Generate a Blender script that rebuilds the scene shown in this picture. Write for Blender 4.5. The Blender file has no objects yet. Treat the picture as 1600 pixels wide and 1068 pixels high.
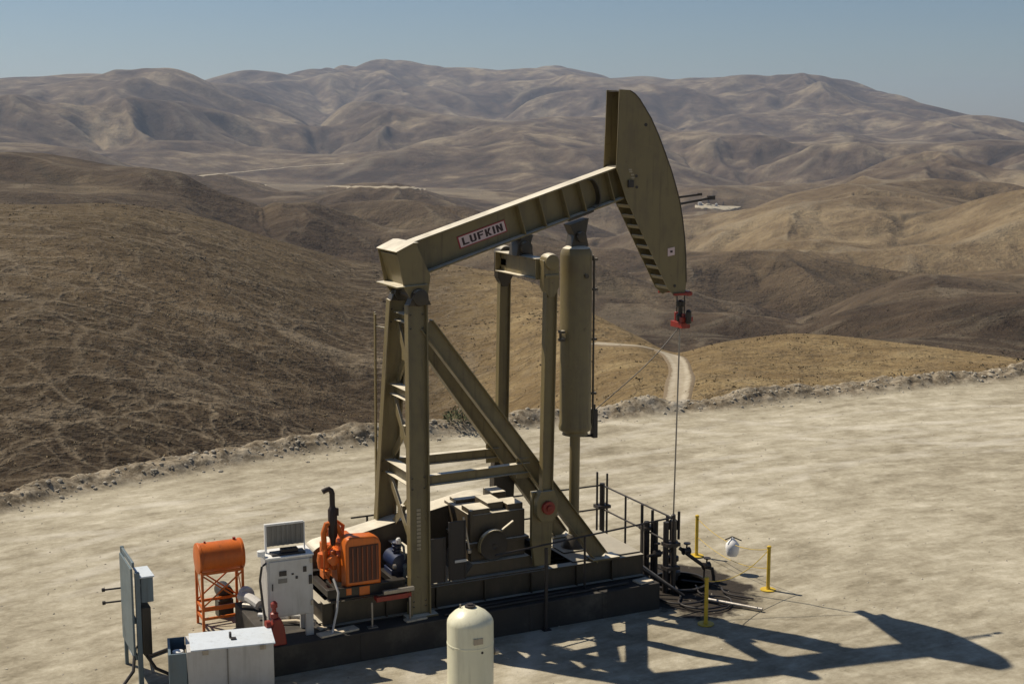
import bpy, bmesh, math, random
import numpy as np
from mathutils import Vector, Matrix
R = math.radians
sc = bpy.context.scene

# ------------------------------------------------------------------ camera, sky, sun, exposure
cam_d = bpy.data.cameras.new("camera"); cam = bpy.data.objects.new("camera", cam_d)
sc.collection.objects.link(cam); sc.camera = cam
CAM = Vector((0, 0, 9.5)); YAW = 26.0; PITCH = math.atan(335/2150.)
cam.location = CAM
cam.rotation_euler = (math.pi/2 - PITCH, 0, -R(YAW))
cam_d.sensor_width = 36; cam_d.lens = 2150/1600*36
cam_d.clip_start = 0.1; cam_d.clip_end = 60000

SUN_TRAVEL = Vector((0.40, -0.64, -1.0)).normalized()
sun_d = bpy.data.lights.new("sun", 'SUN'); sun = bpy.data.objects.new("sun", sun_d)
sc.collection.objects.link(sun)
sun.rotation_euler = SUN_TRAVEL.to_track_quat('-Z', 'Y').to_euler()
sun_d.energy = 5.0; sun_d.angle = R(0.53); sun_d.color = (1.0, 0.89, 0.72)
world = bpy.data.worlds.new("World"); sc.world = world; world.use_nodes = True
wn = world.node_tree; bg = wn.nodes['Background']
sky = wn.nodes.new('ShaderNodeTexSky'); sky.sky_type = 'NISHITA'; sky.sun_disc = False
sky.sun_elevation = math.asin(-SUN_TRAVEL.z)
sky.sun_rotation = math.atan2(-SUN_TRAVEL.x, -SUN_TRAVEL.y)
sky.altitude = 600; sky.air_density = 1.0; sky.dust_density = 0.5; sky.ozone_density = 4.2
wn.links.new(sky.outputs[0], bg.inputs[0]); bg.inputs[1].default_value = 0.055
sc.view_settings.view_transform = 'Standard'; sc.view_settings.look = 'None'
sc.view_settings.exposure = 0.17; sc.view_settings.gamma = 1
try:
    sc.cycles.max_bounces = 6; sc.cycles.volume_bounces = 0
    sc.cycles.diffuse_bounces = 3; sc.cycles.use_denoising = True
except Exception: pass

# ------------------------------------------------------------------ helpers
COL = sc.collection
def tag(o, label=None, cat=None, group=None, kind=None):
    if label: o['label'] = label
    if cat: o['category'] = cat
    if group: o['group'] = group
    if kind: o['kind'] = kind
    return o
def empty(name, loc, label=None, cat=None, group=None):
    o = bpy.data.objects.new(name, None); COL.objects.link(o); o.location = loc
    o.empty_display_size = 0.2
    return tag(o, label, cat, group)

class MB:
    def __init__(s): s.v = []; s.f = []
    def add(s, vs, fs):
        b = len(s.v); s.v += [tuple(v) for v in vs]; s.f += [tuple(i+b for i in f) for f in fs]; return s
    def box(s, lo, hi, M=None):
        x0,y0,z0 = lo; x1,y1,z1 = hi
        vs = [Vector(p) for p in ((x0,y0,z0),(x1,y0,z0),(x1,y1,z0),(x0,y1,z0),(x0,y0,z1),(x1,y0,z1),(x1,y1,z1),(x0,y1,z1))]
        if M is not None: vs = [M @ v for v in vs]
        return s.add(vs, [(0,3,2,1),(4,5,6,7),(0,1,5,4),(1,2,6,5),(2,3,7,6),(3,0,4,7)])
    def prism(s, poly, y0, y1, M=None, axis='Y'):
        n = len(poly)
        a = sum(poly[i][0]*poly[(i+1)%n][1]-poly[(i+1)%n][0]*poly[i][1] for i in range(n))
        if a < 0: poly = poly[::-1]
        def mk(p, y): return {'Y': Vector((p[0],y,p[1])), 'X': Vector((y,p[0],p[1])), 'Z': Vector((p[0],p[1],y))}[axis]
        vs = [mk(p,y0) for p in poly]+[mk(p,y1) for p in poly]
        if M is not None: vs = [M @ v for v in vs]
        fs = [tuple(range(n)), tuple(range(2*n-1,n-1,-1))]+[((i+1)%n, i, n+i, n+(i+1)%n) for i in range(n)]
        if axis != 'Y': fs = [f[::-1] for f in fs]
        return s.add(vs, fs)
    def frame(s, p0, p1, up):
        p0 = Vector(p0); p1 = Vector(p1); d = (p1-p0); L = d.length; d.normalize()
        up = Vector(up); side = d.cross(up).normalized(); up2 = side.cross(d).normalized()
        return p0, d, side, up2, L
    def bar(s, p0, p1, w, h, up=(0,0,1)):
        """box from p0 to p1, w along side, h along up"""
        p0,d,sd,u,L = s.frame(p0,p1,up); vs=[]
        for e in (0,L):
            for a,b in ((-1,-1),(1,-1),(1,1),(-1,1)):
                vs.append(p0+d*e+sd*(a*w/2)+u*(b*h/2))
        return s.add(vs,[(0,1,2,3),(7,6,5,4),(0,4,5,1),(1,5,6,2),(2,6,7,3),(3,7,4,0)])
    def ibeam(s, p0, p1, depth, width, tf=.02, tw=.015, up=(1,0,0)):
        """I section, depth along up"""
        q0,d,sd,u,L = s.frame(p0,p1,up); a=width/2; b=depth/2; t=tw/2
        sec=[(-a,-b),(a,-b),(a,-b+tf),(t,-b+tf),(t,b-tf),(a,b-tf),(a,b),(-a,b),(-a,b-tf),(-t,b-tf),(-t,-b+tf),(-a,-b+tf)]
        vs=[q0+sd*x+u*y for x,y in sec]+[q0+d*L+sd*x+u*y for x,y in sec]
        n=12; fs=[((i+1)%n,i,n+i,n+(i+1)%n) for i in range(n)]
        for o,r in ((0,0),(n,1)):
            for f in ((0,1,2,11),(11,2,3,10),(10,3,4,9),(9,4,5,8),(8,5,6,7)):
                g=tuple(k+o for k in f); fs.append(g if not r else g[::-1])
        return s.add(vs,fs)
    def tube(s, p0, p1, r, n=14, r1=None, cap=True):
        q0,d,sd,u,L = s.frame(p0,p1,(0,0,1) if abs((Vector(p1)-Vector(p0)).normalized().z)<.95 else (1,0,0))
        r1 = r if r1 is None else r1; vs=[]
        for e,rr in ((0,r),(L,r1)):
            for k in range(n):
                a=2*math.pi*k/n; vs.append(q0+d*e+sd*(rr*math.cos(a))+u*(rr*math.sin(a)))
        fs=[(k,(k+1)%n,n+(k+1)%n,n+k) for k in range(n)]
        if cap: fs += [tuple(range(n-1,-1,-1)), tuple(range(n,2*n))]
        return s.add(vs,fs)
    def poly(s, pts, r, n=8):
        pts=[Vector(p) for p in pts]; vs=[]; prev=None
        for i,p in enumerate(pts):
            d=(pts[min(i+1,len(pts)-1)]-pts[max(i-1,0)]).normalized()
            if prev is None: prev = d.orthogonal().normalized()
            sd=(prev-d*prev.dot(d)).normalized(); prev=sd; u=d.cross(sd)
            for k in range(n):
                a=2*math.pi*k/n; vs.append(p+sd*(r*math.cos(a))+u*(r*math.sin(a)))
        m=len(pts); fs=[(i*n+k,i*n+(k+1)%n,(i+1)*n+(k+1)%n,(i+1)*n+k) for i in range(m-1) for k in range(n)]
        fs+=[tuple(range(n-1,-1,-1)),tuple(range((m-1)*n,m*n))]
        return s.add(vs,fs)
    def lathe(s, c, prof, n=32, axis='Z'):
        c=Vector(c); vs=[]
        for r,h in prof:
            for k in range(n):
                a=2*math.pi*k/n; x,y=r*math.cos(a),r*math.sin(a)
                vs.append(c+{'Z':Vector((x,y,h)),'Y':Vector((y,h,x)),'X':Vector((h,x,y))}[axis])
        m=len(prof); fs=[(i*n+k,i*n+(k+1)%n,(i+1)*n+(k+1)%n,(i+1)*n+k) for i in range(m-1) for k in range(n)]
        fs+=[tuple(range(n-1,-1,-1)),tuple(range((m-1)*n,m*n))]
        return s.add(vs,fs)
    def build_each(s, name, mat, parent=None, bevel=0, **k):
        n=len(s.v); par=list(range(n))
        def fd(a):
            while par[a]!=a: par[a]=par[par[a]]; a=par[a]
            return a
        for f in s.f:
            for a in f[1:]: par[fd(a)]=fd(f[0])
        groups={}
        for f in s.f: groups.setdefault(fd(f[0]),[]).append(f)
        out=[]
        for g in groups.values():
            ids=sorted({i for f in g for i in f}); mp={v:i for i,v in enumerate(ids)}
            m=MB(); m.v=[s.v[i] for i in ids]; m.f=[tuple(mp[i] for i in f) for f in g]
            out.append(m.build(name,mat,parent,bevel,**k))
        return out
    def build(s, name, mat, parent=None, bevel=0, smooth=True, ang=35, loc=(0,0,0)):
        off = Vector(loc)
        if parent is not None:
            q = parent
            off = Vector((0,0,0))
            while q is not None: off = off + q.location; q = q.parent
        me = bpy.data.meshes.new(name)
        me.from_pydata([tuple(Vector(v)-off) for v in s.v], [], s.f); me.update()
        bm=bmesh.new(); bm.from_mesh(me); bmesh.ops.recalc_face_normals(bm, faces=bm.faces); bm.to_mesh(me); bm.free()
        if smooth:
            me.polygons.foreach_set('use_smooth',[True]*len(me.polygons)); me.set_sharp_from_angle(angle=R(ang))
        o=bpy.data.objects.new(name, me); COL.objects.link(o)
        if mat is not None: me.materials.append(mat)
        if parent is not None: o.parent = parent
        else: o.location = off
        if bevel:
            b=o.modifiers.new('bevel','BEVEL'); b.width=bevel; b.segments=2; b.limit_method='ANGLE'; b.angle_limit=R(40)
        return o

# ------------------------------------------------------------------ materials
def new_mat(name):
    m=bpy.data.materials.new(name); m.use_nodes=True
    nt=m.node_tree; return m, nt, nt.nodes['Principled BSDF']
def N(nt,t,**k):
    n=nt.nodes.new(t)
    for a,b in k.items(): setattr(n,a,b)
    return n
def noise(nt,scale,detail=6,rough=.6,vec=None,dist=0):
    n=N(nt,'ShaderNodeTexNoise'); n.inputs['Scale'].default_value=scale; n.inputs['Detail'].default_value=detail
    n.inputs['Roughness'].default_value=rough; n.inputs['Distortion'].default_value=dist
    if vec is not None: nt.links.new(vec,n.inputs['Vector'])
    return n.outputs['Fac']
def ramp(nt,fac,stops):
    r=N(nt,'ShaderNodeValToRGB'); e=r.color_ramp.elements
    while len(e)<len(stops): e.new(.5)
    for el,(p,c) in zip(e,stops):
        el.position=p; el.color=(c,c,c,1) if isinstance(c,(int,float)) else (*c,1)
    nt.links.new(fac,r.inputs[0]); return r.outputs[0]
def mix(nt,fac,a,b,mode='MIX'):
    m=N(nt,'ShaderNodeMix',data_type='RGBA',blend_type=mode)
    for k,v in ((0,fac),(6,a),(7,b)):
        if hasattr(v,'links') or hasattr(v,'is_linked'): nt.links.new(v,m.inputs[k])
        elif isinstance(v,(int,float)): m.inputs[k].default_value = v if k==0 else (v,v,v,1)
        else: m.inputs[k].default_value=(*v,1)
    return m.outputs[2]
def math_(nt,op,a,b=None,c=None):
    m=N(nt,'ShaderNodeMath',operation=op)
    for k,v in enumerate((a,b,c)):
        if v is None: continue
        if isinstance(v,(int,float)): m.inputs[k].default_value=v
        else: nt.links.new(v,m.inputs[k])
    return m.outputs[0]
def bump(nt,h,dist,strength=1,prev=None):
    b=N(nt,'ShaderNodeBump'); b.inputs['Distance'].default_value=dist; b.inputs['Strength'].default_value=strength
    nt.links.new(h,b.inputs['Height'])
    if prev is not None: nt.links.new(prev,b.inputs['Normal'])
    return b.outputs[0]
def pos(nt): return N(nt,'ShaderNodeNewGeometry').outputs['Position']
def mapping(nt,vec,scale=(1,1,1),rot=(0,0,0)):
    m=N(nt,'ShaderNodeMapping'); m.inputs['Scale'].default_value=scale; m.inputs['Rotation'].default_value=rot
    nt.links.new(vec,m.inputs['Vector']); return m.outputs[0]

def paint(name, col, rough=.5, metal=0., dirt=(.10,.075,.05), amt=.5, rust=None, scale=3., top_light=0):
    m,nt,b=new_mat(name); p=pos(nt)
    stre=mapping(nt,p,(4,4,.7))
    d1=noise(nt,scale,8,.65,p); d2=noise(nt,1.6,8,.7,stre)
    f=ramp(nt,math_(nt,'MULTIPLY',d1,d2),[(.21,0.),(.36,1.)])
    c=mix(nt,math_(nt,'MULTIPLY',f,amt),col,dirt)
    c=mix(nt,.35,c,mix(nt,noise(nt,.9,4,.5,p),tuple(x*.8 for x in col),tuple(min(1,x*1.18) for x in col)))
    run=ramp(nt,noise(nt,1.1,5,.6,mapping(nt,p,(9,9,.45))),[(.56,0.),(.70,1.)])
    c=mix(nt,math_(nt,'MULTIPLY',run,amt*.8),c,tuple(x*.35 for x in dirt))
    if rust:
        rf=ramp(nt,noise(nt,9,10,.75,p),[(.62,0.),(.68,1.)]); c=mix(nt,rf,c,rust)
    if top_light:
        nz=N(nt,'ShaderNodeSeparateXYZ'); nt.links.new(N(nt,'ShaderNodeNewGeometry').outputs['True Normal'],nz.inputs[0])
        top_f=math_(nt,'MULTIPLY',ramp(nt,nz.outputs[2],[(.55,0.),(.85,1.)]),ramp(nt,noise(nt,2.5,6,.6,p),[(.25,.55),(.6,top_light)]))
        c=mix(nt,top_f,c,(.78,.72,.58))  # upward faces painted paler to carry the sunlit brightness of the tops
    nt.links.new(c,b.inputs['Base Color'])
    nt.links.new(math_(nt,'MULTIPLY_ADD',d1,.3,rough-.15),b.inputs['Roughness'])
    b.inputs['Metallic'].default_value=metal
    nt.links.new(bump(nt,noise(nt,35,5,.6,p),.004,.5),b.inputs['Normal'])
    return m
M_OLIVE=paint('olive_tan_paint',(.176,.140,.063),.42,amt=.6,rust=(.075,.045,.022),top_light=.95)
M_OLIVED=paint('olive_shaded_paint',(.034,.027,.017),.5,amt=.6,rust=(.05,.03,.02),top_light=.45)  # olive copy with shade painted in: oily skid, head interior, far side parts
M_OLIVEG=paint('oily_shaded_olive_paint',(.062,.046,.024),.5,amt=.7,rust=(.04,.03,.02),top_light=.9)  # olive darkened for oil and for the shade round the reducer
M_ORANGE=paint('orange_paint',(.60,.135,.010),.4,dirt=(.12,.05,.02),amt=.35)
M_GRBAR=paint('grille_bar_paint',(.22,.045,.008),.5,amt=.5)
M_MARK=paint('faded_mark',(.34,.29,.2),.6,amt=.3)
M_GRILLE=paint('orange_grille',(.07,.014,.005),.55,dirt=(.03,.015,.01),amt=.6)
M_RED=paint('red_paint',(.27,.022,.012),.45,dirt=(.06,.03,.02),amt=.4)
M_BLACK=paint('black_steel',(.022,.018,.017),.5,dirt=(.05,.035,.025),amt=.5)
M_EXH=paint('exhaust_steel',(.02,.012,.009),.6,dirt=(.05,.02,.01),amt=.6)
M_GREY=paint('grey_cabinet_paint',(.50,.49,.47),.45,dirt=(.22,.18,.13),amt=.3)
M_WHITE=paint('white_paint',(.74,.74,.72),.4,dirt=(.35,.3,.22),amt=.25)
M_LID=paint('pale_blue_grey_lid',(.58,.64,.70),.4,dirt=(.3,.3,.28),amt=.25)
M_CREAM=paint('cream_paint',(.74,.72,.54),.35,dirt=(.4,.36,.22),amt=.25)
M_BLUEG=paint('blue_grey_steel',(.12,.165,.19),.5,dirt=(.12,.11,.09),amt=.4)
M_BLUE=paint('blue_machine_paint',(.012,.022,.065),.4,dirt=(.03,.03,.04),amt=.4)
M_YELLOW=paint('yellow_paint',(.58,.40,.03),.5,dirt=(.25,.16,.04),amt=.4)
M_STEEL=paint('bare_steel',(.33,.31,.28),.4,.6,dirt=(.12,.09,.06),amt=.5)
M_DSTEEL=paint('dark_greasy_steel',(.032,.027,.022),.45,.2,dirt=(.02,.017,.014),amt=.6)
M_WOOD=paint('weathered_wood',(.60,.52,.39),.8,dirt=(.16,.12,.08),amt=.5)
M_SIGNR=paint('sign_red',(.28,.02,.03),.5,amt=.1)
M_SIGNW=paint('sign_pinkish_white',(.60,.47,.47),.5,amt=.1)
M_SIGNK=paint('sign_black',(.03,.012,.015),.5,amt=.1)
M_GRATE=paint('panel_grey',(.20,.19,.17),.5,dirt=(.1,.09,.07),amt=.4)

def mat_concrete():
    m,nt,b=new_mat('oily_shaded_concrete'); p=pos(nt)  # oil stained, with the shade of the base also put into its colour
    c=ramp(nt,noise(nt,1.3,9,.68,p),[(.3,(.017,.015,.013)),(.52,(.038,.033,.027)),(.75,(.11,.098,.078))])
    st=ramp(nt,noise(nt,.8,6,.6,mapping(nt,p,(3,3,.5))),[(.42,0.),(.6,1.)])
    c=mix(nt,math_(nt,'MULTIPLY',st,.6),c,(.04,.034,.028))
    nt.links.new(c,b.inputs['Base Color']); b.inputs['Roughness'].default_value=.85
    nt.links.new(bump(nt,noise(nt,12,8,.7,p),.02,.6),b.inputs['Normal']); return m
M_CONC=mat_concrete()

def mat_pad():
    m,nt,b=new_mat('graded_dry_dirt'); p=pos(nt)
    # tyre and grader marks sweep along the pad edge in long arcs
    wx=N(nt,'ShaderNodeSeparateXYZ'); nt.links.new(p,wx.inputs[0])
    dx=math_(nt,'SUBTRACT',wx.outputs[0],22.); dy=math_(nt,'SUBTRACT',wx.outputs[1],-35.)
    rr=math_(nt,'SQRT',math_(nt,'ADD',math_(nt,'MULTIPLY',dx,dx),math_(nt,'MULTIPLY',dy,dy)))
    wob=math_(nt,'MULTIPLY',noise(nt,.12,3,.5,p),5.)
    cmb=N(nt,'ShaderNodeCombineXYZ')
    nt.links.new(math_(nt,'MULTIPLY',math_(nt,'ARCTAN2',dx,dy),40.),cmb.inputs[0])
    nt.links.new(math_(nt,'MULTIPLY',math_(nt,'ADD',rr,math_(nt,'MULTIPLY',wob,.5)),2.6),cmb.inputs[1])
    arcs=noise(nt,1.0,7,.68,cmb.outputs[0])
    cm2=N(nt,'ShaderNodeCombineXYZ')
    nt.links.new(math_(nt,'MULTIPLY',wx.outputs[0],.9),cm2.inputs[0])
    nt.links.new(math_(nt,'MULTIPLY',math_(nt,'ADD',wx.outputs[1],math_(nt,'MULTIPLY',noise(nt,.2,3,.5,p),1.2)),1.9),cm2.inputs[1])
    strk=noise(nt,1.3,8,.72,cm2.outputs[0])
    big=noise(nt,.16,5,.6,p); fine=noise(nt,6.,8,.75,p); med=noise(nt,1.1,7,.72,mapping(nt,p,(.8,1,1),(0,0,R(-8))))
    t=math_(nt,'ADD',math_(nt,'MULTIPLY',arcs,.20),math_(nt,'MULTIPLY',strk,.20))
    t=math_(nt,'ADD',t,math_(nt,'MULTIPLY',big,.20)); t=math_(nt,'ADD',t,math_(nt,'MULTIPLY',fine,.14))
    t=math_(nt,'ADD',t,math_(nt,'MULTIPLY',med,.26))
    c=ramp(nt,t,[(.40,(.165,.143,.098)),(.465,(.27,.240,.177)),(.52,(.37,.337,.258)),(.60,(.53,.493,.40))])
    att=N(nt,'ShaderNodeAttribute'); att.attribute_name='berm'
    rub=ramp(nt,noise(nt,2.2,10,.8,p),[(.38,(.09,.07,.046)),(.48,(.19,.155,.108)),(.6,(.38,.33,.25))])
    c=mix(nt,att.outputs['Fac'],c,rub)
    # paired wheel tracks polished paler, on wide turning circles
    def track(cx_,cy_,r_):
        ax=math_(nt,'SUBTRACT',wx.outputs[0],cx_); ay=math_(nt,'SUBTRACT',wx.outputs[1],cy_)
        q=math_(nt,'SQRT',math_(nt,'ADD',math_(nt,'MULTIPLY',ax,ax),math_(nt,'MULTIPLY',ay,ay)))
        q=math_(nt,'ABSOLUTE',math_(nt,'SUBTRACT',math_(nt,'ADD',q,math_(nt,'MULTIPLY',noise(nt,.25,2,.5,p),.9)),r_))
        q=math_(nt,'ABSOLUTE',math_(nt,'SUBTRACT',q,.95))
        return ramp(nt,q,[(.12,1.),(.30,0.)])
    trk=track(24.,-12.,47.5)
    for a_ in ((30.,6.,26.),(8.,60.,27.),(40.,50.,21.),(20.,-30.,62.)): trk=math_(nt,'MAXIMUM',trk,track(*a_))
    trk=math_(nt,'MULTIPLY',trk,ramp(nt,noise(nt,.5,5,.7,p),[(.40,0.),(.62,.42)]))
    c=mix(nt,trk,c,(.60,.57,.50))
    oil=N(nt,'ShaderNodeAttribute'); oil.attribute_name='oil'
    of=ramp(nt,math_(nt,'ADD',oil.outputs['Fac'],math_(nt,'MULTIPLY',math_(nt,'SUBTRACT',noise(nt,1.7,7,.65,p),.5),.9)),[(.42,0.),(.56,1.)])
    c=mix(nt,of,c,mix(nt,noise(nt,5,6,.6,p),(.012,.011,.010),(.055,.045,.036)))
    nt.links.new(c,b.inputs['Base Color']); b.inputs['Roughness'].default_value=.95
    b.inputs['Specular IOR Level'].default_value=.2
    n1=bump(nt,t,.07,.5); n2=bump(nt,noise(nt,9,8,.75,p),.03,.6,n1)
    nt.links.new(n2,b.inputs['Normal']); return m

def mat_hills():
    m,nt,b=new_mat('dry_grass_hills'); p=pos(nt)
    at=N(nt,'ShaderNodeAttribute'); at.attribute_name='gully'   # 0 ridge .. 1 gully
    az=N(nt,'ShaderNodeAttribute'); az.attribute_name='zone'    # 0 near hill .. 1 mountains
    tn=N(nt,'ShaderNodeAttribute'); tn.attribute_name='tan'
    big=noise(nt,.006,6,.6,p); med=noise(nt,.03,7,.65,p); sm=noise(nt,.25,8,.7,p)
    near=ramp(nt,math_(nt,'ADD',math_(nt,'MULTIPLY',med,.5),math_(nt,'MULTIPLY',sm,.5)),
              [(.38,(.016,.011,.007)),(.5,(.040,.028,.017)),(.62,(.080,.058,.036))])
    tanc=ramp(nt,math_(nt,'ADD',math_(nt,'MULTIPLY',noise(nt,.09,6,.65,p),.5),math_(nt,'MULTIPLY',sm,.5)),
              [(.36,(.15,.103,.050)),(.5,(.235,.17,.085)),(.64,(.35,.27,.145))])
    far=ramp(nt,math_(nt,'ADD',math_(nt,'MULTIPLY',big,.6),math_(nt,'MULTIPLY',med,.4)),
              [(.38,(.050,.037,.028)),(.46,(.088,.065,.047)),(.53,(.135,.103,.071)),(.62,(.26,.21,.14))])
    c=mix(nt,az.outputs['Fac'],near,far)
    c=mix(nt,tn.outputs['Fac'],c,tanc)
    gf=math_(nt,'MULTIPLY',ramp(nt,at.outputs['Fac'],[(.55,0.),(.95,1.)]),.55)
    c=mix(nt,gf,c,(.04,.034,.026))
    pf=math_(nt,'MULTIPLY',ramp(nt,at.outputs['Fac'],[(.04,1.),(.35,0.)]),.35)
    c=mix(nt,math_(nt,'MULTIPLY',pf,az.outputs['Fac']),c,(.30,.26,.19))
    # scattered shrubs and burrow mounds as small specks
    vo=N(nt,'ShaderNodeTexVoronoi'); vo.inputs['Scale'].default_value=.42; nt.links.new(p,vo.inputs['Vector'])
    sp=math_(nt,'MULTIPLY',ramp(nt,vo.outputs['Distance'],[(.10,1.),(.24,0.)]),ramp(nt,noise(nt,.035,4,.6,p),[(.54,0.),(.62,1.)]))
    c=mix(nt,math_(nt,'MULTIPLY',sp,.75),c,(.045,.042,.026))
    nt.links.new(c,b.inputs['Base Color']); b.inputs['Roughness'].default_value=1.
    b.inputs['Specular IOR Level'].default_value=.1
    # cattle trails: thin benches following the contour, joined by slanting ones
    sx=N(nt,'ShaderNodeSeparateXYZ'); nt.links.new(p,sx.inputs[0])
    def net(sc3,rot,k,det):
        nn=noise(nt,k,det,.55,mapping(nt,p,sc3,rot),.6)
        r=math_(nt,'SUBTRACT',1.,math_(nt,'ABSOLUTE',math_(nt,'MULTIPLY_ADD',nn,2.,-1.)))
        return math_(nt,'POWER',r,14.)
    def web(scl,st,rotz,wid,wamp):
        wv=N(nt,'ShaderNodeTexNoise'); wv.inputs['Scale'].default_value=scl*.9; wv.inputs['Detail'].default_value=4; nt.links.new(p,wv.inputs['Vector'])
        vm=N(nt,'ShaderNodeVectorMath',operation='MULTIPLY_ADD'); nt.links.new(wv.outputs['Color'],vm.inputs[0]); vm.inputs[1].default_value=(wamp,wamp,0); nt.links.new(p,vm.inputs[2])
        v=N(nt,'ShaderNodeTexVoronoi',feature='DISTANCE_TO_EDGE'); v.inputs['Scale'].default_value=scl
        nt.links.new(mapping(nt,vm.outputs[0],(st[0],st[1],.0),(0,0,rotz)),v.inputs['Vector'])
        return ramp(nt,v.outputs['Distance'],[(0.,1.),(wid,0.)])
    t1=web(.20,(.62,.60),R(10),.065,5.); t2=web(.38,(.8,.62),R(-22),.085,2.6); t3=web(.9,(.7,.8),R(20),.20,1.6)
    patchy=ramp(nt,noise(nt,.05,4,.6,p),[(.38,.35),(.6,1.)])
    tr=math_(nt,'ADD',math_(nt,'MAXIMUM',t1,math_(nt,'MULTIPLY',t2,.65)),math_(nt,'MULTIPLY',t3,.28))
    tr=math_(nt,'MULTIPLY',tr,patchy)
    nearf=math_(nt,'SUBTRACT',1.,az.outputs['Fac'])
    tr=math_(nt,'MULTIPLY',tr,math_(nt,'POWER',nearf,3.))
    low=math_(nt,'SUBTRACT',1.,math_(nt,'MULTIPLY',tn.outputs['Fac'],.7))
    c=mix(nt,math_(nt,'MULTIPLY',math_(nt,'MINIMUM',math_(nt,'MULTIPLY',tr,.85),1.),low),c,(.185,.15,.105))
    nt.links.new(c,b.inputs['Base Color'])
    n0=bump(nt,noise(nt,.02,8,.7,p),14.,.65)
    n1=bump(nt,noise(nt,.14,8,.72,p),1.6,.5,bump(nt,noise(nt,.05,6,.7,p),6.,.45,n0))
    n2=bump(nt,tr,.15,1.,n1); n3=bump(nt,noise(nt,1.3,6,.75,p),.24,.8,n2)
    nt.links.new(n3,b.inputs['Normal']); return m
M_PAD=mat_pad(); M_HILL=mat_hills()

# ------------------------------------------------------------------ terrain
rng=np.random.RandomState(7)
def hash2(ix,iy,seed):
    n=(ix.astype(np.int64)*374761393+iy.astype(np.int64)*668265263+seed*1442695041)&0x7fffffff
    n=((n^(n>>13))*1274126177)&0x7fffffff
    return ((n^(n>>16))&0xffff)/65535.0
def perlin(x,y,seed=0):
    ix=np.floor(x); iy=np.floor(y); fx=x-ix; fy=y-iy
    u=fx*fx*fx*(fx*(fx*6-15)+10); v=fy*fy*fy*(fy*(fy*6-15)+10)
    def g(a,b):
        h=hash2(ix+a,iy+b,seed)*6.2831853
        return np.cos(h)*(fx-a)+np.sin(h)*(fy-b)
    return (g(0,0)*(1-u)+g(1,0)*u)*(1-v)+(g(0,1)*(1-u)+g(1,1)*u)*v
def gullies(x,y,dx,dy,seed):
    ix=np.floor(x); iy=np.floor(y); fx=x-ix; fy=y-iy
    va=np.zeros_like(x); wt=np.zeros_like(x)
    for i in (-1,0,1,2):
        for j in (-1,0,1,2):
            hx=hash2(ix+i,iy+j,seed)*.6; hy=hash2(ix+i,iy+j,seed+91)*.6
            px=fx-i+hx-.3; py=fy-j+hy-.3
            w=np.exp(-(px*px+py*py)*2.)
            va+=np.cos((px*dx+py*dy)*6.2831853)*w; wt+=w
    return va/wt

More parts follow.
